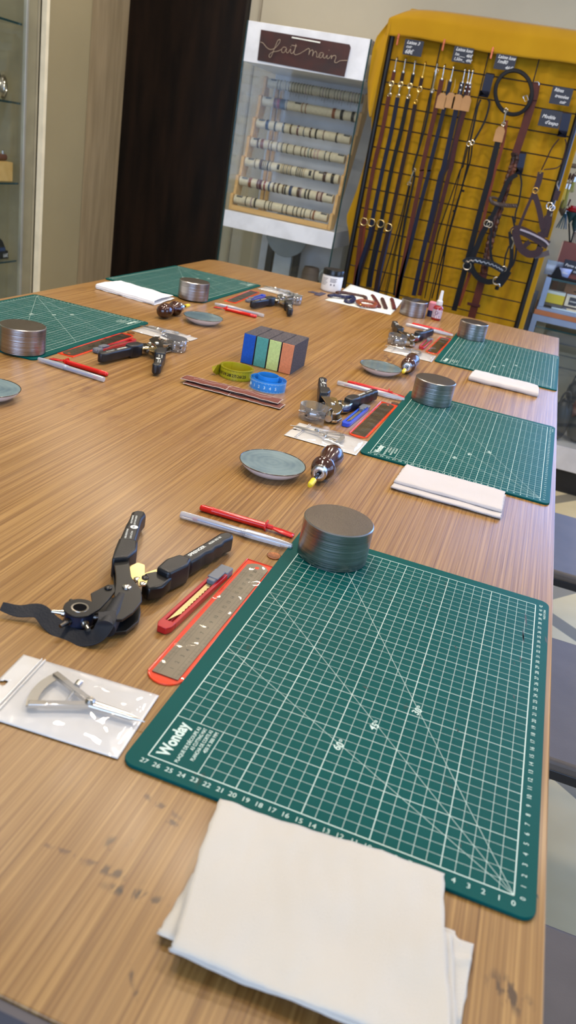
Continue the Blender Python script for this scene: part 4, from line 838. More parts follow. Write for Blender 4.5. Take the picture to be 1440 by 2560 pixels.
for i, ((y, z), brs) in enumerate(zip(ROLLS, BR)):
    t = thing('display_roll', f'cream felt roll carrying bracelets, {WN[i]} roll in the glass tower', 'display roll', (-135.5, y, z), 0, 'bracelet rolls on the rack')
    b = MB(); b.lathe([(.001, X0+135.5), (RR_, X0+135.5), (RR_, X1+135.5), (.001, X1+135.5)], 28, (0, 0, 0), 'x'); b.build('felt_roll', lead, t)
    ends = [(.025, 0), (.93, 0)] if i not in (5,) else [(.03, 0), (.35, 0)]
    if i == 2: ends = [(.03, 0), (.35, 1), (.69, 1), (.79, 0)]
    if i == 6: ends = [(.03, 0)]
    for fr, up in ends:
        xx = X0+(X1-X0)*fr+135.5; w_ = 3.0 if not up else 1.3
        b = MB(); n = 6; R = RR_+.05; a0, a1 = (math.radians(35), math.radians(75)) if not up else (math.radians(-20), math.radians(50))
        vs = [(xx+dx, -R*math.cos(a0+(a1-a0)*k/n), R*math.sin(a0+(a1-a0)*k/n)) for dx in (0, w_) for k in range(n+1)]
        b.m = 0; b.add(vs, [(k, k+1, n+2+k, n+1+k) for k in range(n)])
        am = (a0+a1)/2; b.m = 1; R += .03; yd = Vector((0, math.sin(am), math.cos(am))); b.text('14-15', (xx+w_*.5, -R*math.cos(am)-yd.y*.2, R*math.sin(am)-yd.z*.2), (1, 0, 0), yd, .62, .02, center=True, width=w_*.75) if not up else None
        b.build('size_label', [tagm, whitep], t, smooth=0)
    for k, e in enumerate(brs):
        w = (.38, .8, 1.5)[e[1+1]] if i < 6 else .22; x = X0+(X1-X0)*e[0]; nm = NM[e[1]]; br = len(e) > 3
        m = mat('bracelet_leather_'+nm.replace(' ', '_'), RC[e[1]], .45)
        b = MB(); b.m = 0; r0 = RR_+.04; b.ring([(r0, -w/2), (r0+.16, -w/2), (r0+.16, w/2), (r0, w/2)], 28, (0, 0, -.0), 'x')
        if i == 6: b.tube([(0, -r0, -.3), (.05*math.sin(k), -r0-.1, -3.0-.8*(k % 3))], .06, 4)
        if br: b.m = 1; b.lathe([(.001, 0), (.3, 0), (.3, .3), (.001, .32)], 10, (0, -r0*math.cos(.5)-.05, r0*math.sin(.5)+.05), 'z')
        o = b.build('leather_bracelet', [m, brass if k % 2 else steel], None, (x, y, z), smooth=50)
        tag(o, f'{("thin", "narrow", "wide")[e[2]]} {nm} leather bracelet on the {WN[i]} roll, {ORD[k]} from its left end', 'bracelet', f'bracelets on the {WN[i]} roll')
# shapes seen in the lower glass, built as solids behind it
grm = mat('grey_round_disc', (150, 160, 172), .25, .3)
ms = thing('round_pale_disc', 'round pale disc above dark uprights seen through the lower tower glass', 'stool', (-134, 362, -84)); mo = (-134, 362, -84)
b = MB(mo); b.lathe([(.001, 360), (11, 360), (11.2, 360.4), (11.2, 361.4), (11, 361.8), (.001, 361.8)], 48, (-136, 0, .5), 'y'); b.build('round_panel', grm, ms)
for x, nm_ in ((-146, 0), (-131.5, 1)): MB(mo).box(x, x+3.2, 362, 365, -84, -3).build('leg', mat('dark_leg_paint', (30, 30, 36), .4), ms, bev=.2)
MB(mo).box(-142, -132.5, 363, 365, -84, -6).build('pale_centre_panel', mat('pale_blue_fabric', (196, 206, 218), .7), ms, bev=.3)
kb = thing('brown_round_form', 'brown rounded shape low in the glass tower', 'pouch', (-118, 352, -84)); MB().lathe([(.001, 0), (3.6, .3), (4.6, 3), (4.8, 60), (4.4, 70), (3.6, 72.5), (.001, 73)], 32).build('rounded_body', mat('taupe_brown', (98, 82, 74), .55), kb, smooth=60)
hk = thing('curved_grey_tube', 'curved pale tube with dark clamp in the lower tower glass', 'tube', (-110.5, 352, -84)); b = MB(); b.tube([(-3.4, 0, 0), (-3.4, 0, 68)]+[(-3.4+4*(1-math.cos(a*PI/10)), 0, 68+5*math.sin(a*PI/10)) for a in range(1, 8)], .45, 12); b.build('bent_tube', mat('pale_tube', (176, 190, 200), .3, .3), hk); MB().box(-6.5, -2.6, -1, 1, 64, 67).build('clamp', black, hk, bev=.3)

# ================================================================ GRID PANEL WITH YELLOW CLOTH
GY = 337.0; KS = (GY-CAM[1])/(352-CAM[1])
def GX(x): return CAM[0]+(x-CAM[0])*KS
def GZ(z): return CAM[2]+(z-CAM[2])*KS
gm = mat('black_grid_wire', (20, 17, 16), .4, .2)
gt = thing('grid_panel', 'tall black wire grid panel full of hanging leashes in front of a yellow cloth', 'grid panel', (-58, GY, -90)); go = (-58, GY, -90)
for x, top_ in ((GX(-100.4), GZ(91.5)), (GX(-14.4), GZ(92.5))):
    MB(go).tube([(x, GY+.6, -90), (x, GY+.6, top_)], 1.15, 12).build('frame_post', mat('black_tube_frame', (26, 24, 26), .35, .4), gt)
b = MB(go)
for z in [GZ(82.3-8.88*k) for k in range(0, 15)]: b.tube([(GX(-100.4), GY+.4, z), (GX(-14.4), GY+.4, z-.2)], .27, 6)
b.build('horizontal_wires', gm, gt)
b = MB(go)
for x in (GX(-78.6), GX(-57.4), GX(-36.2)): b.tube([(x, GY+.9, -88), (x, GY+.9, GZ(91.2))], .27, 6)
b.build('vertical_wires', gm, gt)
ym = mat('mustard_cotton', (168, 126, 14), .85, spec=.15, nscale=7, rgb2=(176, 134, 18), bump=.12, bscale=900, sheen=.2)
yc = thing('yellow_cloth', 'large mustard yellow cloth draped over and behind the black grid panel', 'cloth', (-58, 343, -90)); yo = (-58, 343, -90)
LE = [(103, -95), (97.7, -101.4), (90, -106.6), (85, -107.5), (72, -107), (60, -104), (50, -102.2), (37, -103.2), (26, -104.6), (14, -106.7), (4, -103.1), (-10, -101.5), (-40, -103), (-85, -104)]
def leftx(z):
    for (z0, x0), (z1, x1) in zip(LE, LE[1:]):
        if z <= z0 and z >= z1: return x0+(x1-x0)*(z0-z)/(z0-z1)
    return LE[0][1] if z > 103 else LE[-1][1]
def back(u, v):
    z = 103-v*188; x0 = leftx(z); x = x0+(-11-x0)*u; w = min(1, v*6)
    return (GX(x), 340.6+w*(.9*math.sin(x*.42+.8*math.sin(z*.05))+.5*math.sin(x*.95+z*.03)+1.2)+(1-w)*.5, max(-88, GZ(z)))
MB(yo).surf(90, 60, back).build('hanging_sheet', ym, yc, solid=.15, smooth=70)
def front(u, v):
    x0 = -95-8*min(1, v*2.2); x = x0+(-11-x0)*u; hem = 91.3-.9*u+.5*math.sin(u*9)
    if u < .06: hem = 91.3-.2
    z = 103.6-(103.6-hem)*v - (1-u)**12*1.5*(1-v); yy = 339.6-4.2*min(1, v*2.4)**.6+.35*math.sin(x*.3)*v
    return (GX(x), yy, GZ(z+(.35*math.sin(v*PI))))
MB(yo).surf(80, 14, front).build('front_flap', ym, yc, solid=.15, smooth=70)
def side(u, v):      # folded corner hanging left of the post
    z = 97-v*38; x1 = -101.6-1.0*v; x0 = max(leftx(z), -107.6)-.3; x0 = x0 if v < .93 else x0+(v-.93)*10
    return (GX(x0+(x1-x0)*u), 335.6+.9*math.sin(u*4+v*3)+u*.4, GZ(z-.8*u))
MB(yo).surf(16, 34, side).build('hanging_corner', ym, yc, solid=.15, smooth=70)
for k, (px, py) in enumerate([(995, 98), (1109, 112), (1230, 132)]):
    p = PY(px, py, 334.0); b = MB(); b.box(-.35, .35, -.5, .5, -2.2, 2.0).box(-.45, .45, -.7, .7, .2, .8)
    tag(b.build('clothes_peg', mat('copper_pink_peg', (190, 104, 72), .3, .5), None, p, bev=.12), f'small copper coloured peg holding the yellow cloth hem, {("leftmost", "middle", "rightmost")[k]} of three', 'peg', 'pegs on the cloth hem')
# --- hanging things: points are read in two enlarged crops of the panel's plane
V2 = lambda x, y, d=349.6: PY(860+x/2.4828, y/2.4828, d-15)
V3 = lambda x, y, d=349.6: PY(860+x/2.4828, 400+y/2.4828, d-15)
V4 = lambda x, y, d=349.6: PY(860+x/5.1429, 420+y/5.1429, d-15)
LE_ = {'brown': (74, 32, 22), 'dark': (32, 17, 17), 'navy': (13, 19, 42), 'black': (10, 10, 14), 'slate': (42, 46, 74), 'tan': (104, 46, 22), 'maroon': (58, 22, 22)}
def lm(k): return mat('strap_leather_'+k, LE_[k], .5, spec=.22, var=.12, nscale=20)
def hook_and(t, o, hk, end, brassy=False):
    m = brass if brassy else steel; h, e = Vector(hk), Vector(end); b = MB(o)
    top_ = h+Vector((0, .6, 1.0)); b.tube(smoothpath([h+Vector((0, 2.6, .3)), h+Vector((0, 1.8, 1.3)), top_, h+Vector((0, -.3, .2)), h.lerp(e, .5), e], 3), .22, 7)
    b.lathe([(.5, -.4), (.62, 0), (.5, .4)], 10, e); b.build('snap_hook', m, t)
def leash(label, pts, w, col, hook=None, ring=None, rivets=None, snap2=None, name='dog_leash', brassy=False, group='leashes on the grid panel', cols2=None, d=.35):
    o = Vector(pts[0]); t = thing(name, label, 'leash', o, 0, group)
    b = MB(o); b.ribbon(smoothpath(pts, 3), w, d); b.build('leather_strap', lm(col), t)
    if hook: hook_and(t, o, hook, pts[0], brassy)
    if ring is not None:
        for rg in ring: b = MB(o); b.torus(1.0, .2, Vector(rg)+Vector((0, -.5, 0)), 'y', 24); b.build('ring', mat('pale_brass', (220, 200, 150), .25, 1), t)
    if rivets:
        for rv in rivets: b = MB(o); b.lathe([(.001, 0), (.42, 0), (.3, .3), (.001, .35)], 12, Vector(rv)+Vector((0, -.3, 0)), 'y', M=Matrix.Rotation(PI, 3, 'Z')); b.build('rivet', steel, t)
    if snap2:
        a_, c_ = Vector(snap2[0]), Vector(snap2[1]); b = MB(o); b.tube([a_, a_.lerp(c_, .4), a_.lerp(c_, .6), c_], [.25, .45, .3, .3], 8); b.torus(.75, .16, a_, 'y', 16); b.torus(.75, .16, c_, 'y', 16); b.build('swivel_snap', brass if brassy else steel, t)
    return t
# four ring leashes
for k, (P0, P1, P2, R_, col, hk, sn, nm, fc) in enumerate([
        ([(312, 442), (300, 508)], [(278, 598), (195, 1040)], [(380, 0), (262, 660), (225, 760), (165, 1280), (130, 1520)], (258, 690), 'brown', (325, 372), ((296, 520), (283, 590)), 'dark brown', 'brown'),
        ([(368, 448), (355, 512)], [(333, 605), (252, 1040)], [(500, 0), (360, 690), (320, 900), (190, 1300), (150, 1520)], (355, 700), 'dark', (380, 378), ((352, 525), (336, 598)), 'dark plum', 'navy'),
        ([(430, 458), (418, 520)], [(397, 612), (305, 1040)], [(615, 0), (480, 690), (430, 900), (340, 1300), (305, 1530)], (473, 715), 'black', (440, 390), ((410, 535), (400, 600)), 'black', 'black'),
        ([(485, 480), (470, 545)], [(442, 648), (365, 1040)], [(745, 0), (580, 750), (545, 900), (450, 1300), (398, 1620)], (572, 762), 'dark', (502, 402), ((470, 555), (446, 630)), 'navy brass hooked', 'slate')]):
    bp_ = k == 3; pts = [V2(*p) for p in P0]
    t = leash(f'{nm} dog leash with a ring at its middle, {("first", "second", "third", "fourth")[k]} from the left post', pts, 1.5, col, V2(*hk), [V2(*sn[0])], None, (V2(*sn[0]), V2(*sn[1])), brassy=bp_)
    o = Vector(pts[0]); pp = [V2(*P1[0]), V2((P1[0][0]+P1[1][0])/2, (P1[0][1]+P1[1][1])/2)]+[V4(*p) for p in P2]
    b = MB(o); b.ribbon(smoothpath(pp, 3), 1.75, .35); b.build('lower_strap', lm(col if k != 1 else 'navy'), t)
    b = MB(o); b.torus(1.6, .2, Vector(V4(*R_))+Vector((0, -.5, 0)), 'y', 26); b.build('ring', mat('pale_brass', (220, 200, 150), .25, 1), t)
    pq = [p+Vector((1.3-.1*k, .6, 0)) for p in [V4(*q_) for q_ in P2[1:]]]
    b = MB(o); b.ribbon(smoothpath(pq, 3), 1.2, .3); b.build('rear_strap', lm(('tan', 'dark', 'navy', 'slate')[k]), t)
leash('slim black cord leash with long silver clip, fifth from the left post', [V2(545, 572), V2(500, 800), V2(430, 1040), V4(905, 120), V4(800, 620), V4(715, 1080), V4(640, 1640)], .9, 'black', V2(576, 412), None, None, (V2(575, 440), V2(548, 565)))
t = leash('thin black loop leash with small swivel clip hanging low', [V4(835, 220), V4(740, 600), V4(600, 1100), V4(440, 1620)], .55, 'black', None, None, None, (V4(898, 30), V4(838, 200)))
b = MB(t.location*100-Vector((0, 0, 90))); b.tube([V4(845, 230), V4(760, 600), V4(640, 1100), V4(520, 1640)], .22, 5); b.tube([V4(905, 120), V4(780, 640), V4(700, 1130)], .22, 5); b.build('thin_cord', lm('black'), t)
leash('brown leather leash with a paper tag, left one of the tagged leashes', [V2(608, 492), V2(555, 740), V2(485, 1040), V4(1000, 60), V4(890, 600), V4(810, 1000), V4(670, 1690)], 1.9, 'brown', V2(622, 418))
leash('navy leather leash with a paper tag, second of the tagged leashes', [V2(660, 502), V2(610, 720), V2(530, 1040), V4(1090, 60), V4(960, 560), V4(840, 1050), V4(740, 1400), V4(680, 1690)], 1.7, 'navy', V2(678, 426))
leash('navy riveted leash with a paper tag, left of the riveted three', [V2(735, 512), V2(705, 640), V2(620, 1030), V4(1240, 100), V4(1130, 600), V4(1010, 1100), V4(895, 1640)], 2.0, 'navy', V2(750, 442), None, [V2(728, 530, 349.4), V2(722, 560, 349.4)])
leash('black riveted leash in the middle of the riveted three', [V2(765, 515), V2(740, 640), V2(655, 1000), V4(1275, 100), V4(1180, 520), V4(1070, 950)], 1.5, 'dark', V2(776, 446), None, [V2(757, 540, 349.4), V2(750, 565, 349.4)], d=.3)
leash('maroon riveted leash with a paper tag, right of the riveted three', [V2(780, 520), V2(760, 640), V2(700, 860), V2(665, 1040), V4(1345, 100), V4(1210, 640), V4(1070, 1200), V4(970, 1640)], 1.8, 'maroon', V2(799, 448), None, [V2(782, 540, 349.4), V2(776, 568, 349.4)])
kraft = mat('kraft_paper_tag', (166, 126, 84), .8)
for k, (x, y, nm) in enumerate([(604, 625, 'leftmost'), (658, 622, 'second from the left'), (702, 632, 'third from the left'), (757, 640, 'fourth from the left'), (965, 832, 'below the black collar')]):
    p = V2(x, y, 348.9); b = MB(); b.M = Matrix(((1, 0, 0, 0), (0, 0, 1, 0), (0, 1, 0, 0), (0, 0, 0, 1))); b.prism([(-1.9, -3), (1.9, -3), (1.9, 1.4), (1.0, 2.8), (-1.0, 2.8), (-1.9, 1.4)], 0, .08)
    o_ = b.build('paper_tag', kraft, None, p); b = MB(); b.tube([(0, 0, 2.6), (.6, .3, 5), (.2, .5, 8)], .05, 4); b.build('tag_string', mat('pale_string', (200, 190, 160), .8), o_)
    tag(o_, f'kraft paper price tag on a string, {nm}', 'price tag', 'kraft tags')
# flat bent hooks
bl = mat('navy_enamel_metal', (12, 20, 44), .4, .1, spec=.3)
def flathook(label, top_, bot, w):
    o = Vector(top_); t = thing('flat_hook', label, 'hook', o, 0, 'flat navy hooks'); a_, c_ = Vector(top_), Vector(bot)
    b = MB(o); b.ribbon([a_+Vector((0, 2.4, -1)), a_+Vector((0, 2.2, .6)), a_, a_.lerp(c_, .85), c_+Vector((0, -1.6, .3)), c_+Vector((0, -3.2, -.4)), c_+Vector((0, -3.6, 1.8))], w, .3, lambda i: ((0, 0, 1) if i in (1, 4, 5) else (0, -1, .1))); b.build('hook_plate', bl, t); return t
flathook('wide navy hook carrying a thin bridle, left of the collar', V2(905, 462), V2(872, 600), 3.6); flathook('navy hook half hidden behind the braided strap', V2(1110, 955), V3(1088, 78), 2.8); flathook('navy hook at the right post carrying the brown halter', V2(1385, 705), V2(1352, 845), 3.6)
# thin bridle on first hook
o = V2(872, 612, 347.5); t = thing('thin_bridle', 'thin black bridle with small buckles hanging in the middle of the panel', 'bridle', o); lk = lm('black')
b = MB(o); [b.ribbon(smoothpath([V2(*p, 347.8) for p in P], 4), .8, .25) for P in ([(850, 618), (830, 660), (805, 780), (782, 885)], [(895, 618), (902, 650), (870, 760), (800, 885)])]; b.build('cheek_strap', lk, t)
b = MB(o)
for P in ([(770, 900), (745, 1040), (738, 1040)], ): b.tube([V2(770, 905, 348), V2(738, 1035, 348), V3(722, 60, 348), V3(585, 450, 348), V3(500, 860, 348)], .3, 6)
b.tube([V2(795, 905, 348), V2(790, 960, 348), V3(780, 20, 348), V3(700, 270, 348), V3(650, 450, 348), V3(545, 860, 348)], .35, 6); b.tube([V2(780, 905, 348), V2(765, 1030, 348), V3(735, 160, 348), V3(640, 500, 348), V3(575, 870, 348)], .4, 6); b.build('rein', lk, t)
b = MB(o); b.torus(.9, .2, V2(775, 893, 347.4), 'y', 16); b.torus(.9, .2, V2(795, 885, 347.4), 'y', 16); b.build('buckle', steel, t)
b = MB(o); [b.lathe([(.001, 0), (.6, .2), (.6, .9), (.001, 1.1)], 10, V3(*p, 348)) for p in ((735, 163), (737, 200), (682, 325))]; b.build('rein_stopper', lk, t)
# collar
cc = V2(1052, 575, 348.5); t = thing('dog_collar', 'black padded dog collar with silver buckle hung as a circle', 'collar', cc)
A = Matrix.Rotation(math.radians(-38), 3, 'Y'); b = MB(cc); P = [cc+A @ Vector((7.0*math.cos(a), .4*math.sin(a*2), 8.3*math.sin(a))) for a in [2*PI*i/48 for i in range(48)]]
b.ribbon(P, .9, 1.6, lambda i: (P[i]-cc), closed=True); b.build('padded_band', lm('black'), t, bev=.3, smooth=60)
b = MB(cc); [b.tube([V2(x, y, 347.4) for x, y in ((1112, 600), (1124, 632), (1144, 622), (1134, 592))], .22, 6, True)]; b.build('buckle', steel, t)
# leash on the collar
leash('long black leash with red brown backing hanging below the collar', [V2(975, 800), V2(915, 1040), V3(905, 100), V3(850, 300), V3(770, 610), V3(682, 935)], 2.4, 'black', None, None, None, (V2(1005, 685, 348.4), V2(990, 770, 348.4)))
b_ = [V2(1002, 745), V2(985, 860), V2(950, 1000), V3(930, 60), V3(875, 300), V3(800, 620), V3(705, 905)]
leash('narrow tan leash right behind the long black one', [p+Vector((.4, .5, 0)) for p in b_], 1.4, 'tan')
# belt with braided middle
bp0 = V2(1195, 512); t = thing('braided_strap', 'long brown strap with mottled braided middle and small buckle on top', 'strap', bp0)
b = MB(bp0); b.ribbon([V2(1196, 512), V2(1180, 600), V2(1130, 760), V2(1065, 955)], 3.2, .4); b.ribbon([V2(1192, 520, 349), V2(1190, 560, 349), V2(1182, 622, 349)], 2.2, .4); b.build('upper_strap', lm('brown'), t, bev=.05)
br2 = bpy.data.materials.get('mottled_braid') or mat('mottled_braid', (96, 50, 32), .5, nscale=30, rgb2=(34, 18, 18), bump=.6, bscale=60)
for s in range(3):
    P = smoothpath([V2(1060, 960), V3(1060, 0), V3(1020, 130), V3(990, 230), V3(930, 420), V3(885, 610), V3(868, 700)], 12); b = MB(bp0)
    b.tube([p+Vector((math.sin(i*.9+s*2.1)*1.0, -.25+.4*math.cos(2*(i*.9+s*2.1)), 0)) for i, p in enumerate(P)], .85, 7); b.build('braid_strand', br2, t)
b = MB(bp0); b.ribbon([V3(868, 700), V3(830, 840), V3(790, 980)], 3.4, .4); b.build('lower_strap', lm('brown'), t); b = MB(bp0); b.ribbon([V3(765, 890, 349), V3(845, 908, 349)], 1.3, .5); b.build('keeper', lm('maroon'), t, bev=.2)
b = MB(bp0); b.tube([V2(x, y, 349.1) for x, y in ((1180, 508), (1205, 508), (1212, 520), (1210, 530))], .18, 6); b.build('buckle', steel, t)
# black bridle
o = V3(1000, 300, 347); t = thing('black_bridle', 'black show bridle with braided browband and silver bit rings hanging low', 'bridle', o)
E3 = lambda P, d=347: [V3(x, y, d) for x, y in P]
U = lambda x, y, d=347: PY(1120+x/5.1429, 540+y/5.1429, d-15)
rbn = [0]
def rb(name, P, w, m, dd=.4, n=5, cl=False):
    rbn[0] += 1; P = [p+Vector((0, -.13*(rbn[0] % 9), 0)) for p in P]; b = MB(o); b.ribbon(smoothpath(P, n, cl), w, dd, closed=cl); return b.build(name, m, t)
rb('headpiece', E3([(1092, 80), (1102, 150), (1085, 260), (1065, 330), (1062, 390)]), .7, lk); rb('headpiece', E3([(1075, 90), (1020, 130), (975, 230), (930, 330), (895, 390)]), 1.8, lk)
rb('cheek_strap', [U(560, 10), U(510, 110), U(440, 230), U(380, 380), U(310, 540), U(300, 620)], 2.4, lk); rb('cheek_strap', [U(530, 110), U(560, 200), U(545, 340), U(560, 540), U(600, 620)], 1.0, lk)
rb('throat_lash', [U(830, 0), U(850, 100), U(870, 200), U(880, 420), U(850, 590), U(810, 660)], .8, lk); rb('side_strap', [U(800, 200), U(820, 440), U(810, 600), U(760, 740)], 1.7, lk); rb('side_strap', [U(790, 380), U(740, 520), U(722, 680)], .7, lk)
b = MB(o)
for s in range(3):
    P = smoothpath(E3([(905, 235), (920, 262), (960, 275), (1010, 282), (1072, 285)]), 10); b.tube([p+Vector((0, -.6+.3*math.cos(i*.9+s*2.1), math.sin(i*.9+s*2.1)*.45)) for i, p in enumerate(P)], .5, 6)
b.tube(smoothpath(E3([(905, 238), (925, 232), (955, 240), (985, 245)], 347.6), 5), .5, 6); b.build('braided_browband', mat('brown_grey_braid', (66, 54, 50), .45), t)
rb('noseband', [U(215, 600), U(250, 570), U(340, 562), U(450, 585), U(560, 615), U(650, 660), U(725, 710)], 2.6, mat('black_padded_leather', (14, 13, 16), .4, spec=.3), 1.0)
b = MB(o); P = smoothpath([U(230, 590, 344.9), U(340, 572, 344.9), U(450, 593, 344.9), U(560, 622, 344.9), U(650, 665, 344.9), U(705, 700, 344.9)], 8); b.tube([p+Vector((0, 0, .35*math.sin(i*1.6))) for i, p in enumerate(P)], .3, 5); b.build('silver_chain', mat('dull_silver', (150, 144, 136), .35, 1), t)
rb('chin_strap', [U(300, 640), U(330, 720), U(400, 800), U(500, 845), U(600, 840)], 2.3, lk, .8); rb('jaw_piece', [U(760, 700), U(710, 790), U(640, 880)], 4.2, lk, .9); rb('jaw_piece', [U(280, 600), U(300, 720)], 2.8, lk, .8)
for q_, r_ in (((245, 640), 1.7), ((500, 95), 1.3), ((535, 110), 1.2), ((720, 680), 1.0)): b = MB(o); b.torus(r_, .22, U(*q_, 346), 'y', 20); b.build('silver_ring', steel, t)
b = MB(o); b.tube(smoothpath([U(635, 785, 346), U(590, 800, 346), U(582, 850, 346), U(610, 880, 346), U(660, 875, 346), U(665, 910, 346)], 5), .3, 8); b.build('bit_ring', steel, t); b = MB(o); b.tube([U(820, 270, 346), U(850, 330, 346), U(820, 420, 346)], .4, 8); b.build('snap_hook', steel, t)
b = MB(o); b.lathe([(.001, -1), (.9, -.7), (.9, .7), (.001, 1)], 14, U(630, 925, 346.5)); b.build('strap_end', lk, t)
# brown halter
o = V3(1160, 400, 347); t = thing('brown_halter', 'dark brown leather halter with padded noseband at the right grid post', 'halter', o); lb = mat('oxblood_halter_leather', (44, 15, 13), .42, spec=.3)
b = MB(o); b.tube(smoothpath([V2(1335, 862, 347), V2(1290, 920, 347), V3(1255, 0, 347), V3(1222, 70, 347)], 5), .3, 6); b.tube(smoothpath([V2(1372, 862, 347), V2(1378, 910, 347), V2(1340, 1030, 347), V3(1240, 60, 347)], 5), .25, 6); b.build('hanging_cord', lb, t)
rb('crown_strap', E3([(1222, 75), (1210, 130), (1188, 190)]), 2.4, lb, .6); rb('cheek_strap', E3([(1178, 200), (1130, 310), (1085, 420)]), 1.2, lb); rb('cheek_strap', E3([(1178, 200), (1210, 300), (1235, 430)]), 2.2, lb, .5)
rb('noseband', [U(850, 190), U(900, 175), U(1000, 210), U(1120, 275), U(1230, 340), U(1290, 375)], 3.4, lb, 1.2); rb('noseband_padding', [U(930, 172, 346), U(1040, 212, 346), U(1150, 262, 346), U(1250, 320, 346), U(1295, 370, 346)], .7, mat('pale_shiny_padding', (150, 140, 150), .3), 1.0)
rb('jaw_strap', [U(870, 200), U(890, 300), U(930, 400), U(990, 460), U(1060, 490), U(1150, 470), U(1190, 400)], 3.0, lb, .8); rb('jaw_strap', [U(1050, 330), U(990, 380), U(955, 450)], 2.0, lb, .6); rb('side_strap', [U(1290, 0), U(1260, 120), U(1230, 230), U(1160, 260)], 3.2, lb, .6); rb('throat_strap', [U(1320, 20), U(1290, 130), U(1250, 240)], 1.6, lb, .6)
rb('strap_end', [U(1110, 515), U(1200, 500), U(1300, 470)], 2.2, mat('brown_grey_strap_end', (70, 54, 50), .4), .5); rb('left_joint', [U(820, 260), U(840, 180), U(900, 150)], 2.4, lb, .8)
b = MB(o); b.tube(smoothpath([U(968, 395, 345.8), U(945, 440, 345.8), U(950, 495, 345.8)], 4), .22, 6); b.torus(1.1, .2, V3(1187, 190, 346), 'y', 18); b.torus(1.2, .22, U(850, 200, 346), 'y', 18); b.tube([V3(1225, 62, 346.2), V3(1215, 85, 346.2)], .35, 6); b.build('buckle', brass, t)
# rings and clips on the right post
o = V3(1285, 290, 349); t = thing('clip_leash', 'leash with silver rings hanging over the right grid post', 'leash', o); o2 = o
b = MB(o); b.torus(1.3, .25, V3(1275, 285, 348), 'y', 20); b.torus(1.1, .22, V3(1290, 298, 348), 'y', 20); b.tube([V3(1290, 330, 348), V3(1282, 350, 348)], .35, 6); b.tube(smoothpath([V3(1330, 130, 348.4), V3(1322, 150, 348.4), V3(1330, 180, 348.4)], 4), .3, 6); b.build('ring', steel, t)
b = MB(o); b.ribbon([V3(1330, 190, 349), V3(1310, 250, 349)], 2.2, .4); b.ribbon([V3(1280, 310, 349), V3(1268, 400, 349), V3(1245, 480, 349)], 2.6, .4); b.build('leather_strap', lb, t)
# price signs
slate = mat('navy_slate_sign', (26, 34, 52), .6, var=.1); chalk = mat('chalk_white', (214, 218, 222), .8)
def sign(label, q4, lines, group='slate price signs on the grid'):
    Q = [V2(x, y, 349.2) for x, y in q4]; o = Q[3]; w = (Q[2].x-Q[3].x); h = Q[0].z-Q[3].z; b = MB(); b.M = Matrix(((1, 0, 0, 0), (0, 0, 1, 0), (0, 1, 0, 0), (0, 0, 0, 1)))
    b.prism(rrect(0, w, 0, h, .25, 3), 0, .25); t = b.build('price_sign', slate, None, o); tag(t, label, 'price sign', group)
    b = MB(); n = len(lines)
    for k, (s, x0, y0, sz, ww) in enumerate(lines): b.text(s, (w*x0, -.06, h*y0), (1, 0, -.02), (0, 0, 1), sz, .012, .35, width=ww)
    b.build('chalk_writing', chalk, t, smooth=0); return t
sign('dark sign partly under the cloth reading 68€, leftmost of the signs', [(372, 238), (505, 258), (478, 352), (362, 336)], [('Laisse 3', .12, .72, 1.7, 5.6), ('cuir', .12, .46, 1.5, 2.6), ('68€', .1, .1, 2.2, 3.8)])
sign('dark sign with two chalk prices 46€ and 49€ above the tagged leashes', [(683, 284), (815, 302), (786, 400), (666, 380)], [('Laisse luxe', .1, .74, 1.7, 7), ('1m ___ 46€', .08, .42, 1.6, 7.6), ('1,50m _ 49€', .08, .12, 1.5, 7.8)])
sign('dark sign reading 1m80 and 46€ above the black collar', [(940, 330), (1080, 346), (1050, 446), (926, 425)], [('Laisse luxe', .1, .74, 1.7, 7.2), ('1m80', .1, .42, 1.8, 4.4), ('46€', .55, .08, 1.7, 3.4)])
sign('dark sign reading Rênes tressées cuir at the upper right of the panel', [(1288, 530), (1430, 552), (1396, 661), (1270, 640)], [('Rênes', .1, .72, 1.8, 3.8), ('tressées', .2, .4, 1.7, 5.6), ('cuir', .5, .1, 1.7, 2.6)])
sign("dark sign reading Modèle d'expo below the upper right sign", [(1222, 672), (1356, 690), (1330, 798), (1201, 778)], [('Modèle', .1, .5, 1.9, 5.4), ("d'expo", .3, .18, 1.9, 5.4)])
# acrylic sheets leaning behind the right post
for k, (x, z1) in enumerate([(-13.4, -1), (-11.6, -2.5), (-10.2, -1.5)]):
    b = MB(); b.box(-.9, .9, 0, .5, 0, 90+z1); tag(b.build('acrylic_strip', glass('blue_grey_acrylic', (.8, .86, .95), .1, .1, body=.35, bodycol=(130, 144, 176)), None, (x+.4, 362+k*3, -90), bev=.05), f'upright blue grey acrylic strip between grid panel and counter, {("left", "middle", "right")[k]} one', 'acrylic panel', 'acrylic strips')
t = thing('dark_floor_bag', 'dark rounded bag on the floor between the grid panel and the counter', 'bag', (-11, 372, -90)); MB().lathe([(.001, 0), (3.6, 1), (4.4, 30), (4.2, 66), (3.0, 76), (.001, 79)], 24).build('bag_body', mat('near_black_fabric', (26, 22, 24), .8), t, smooth=60)

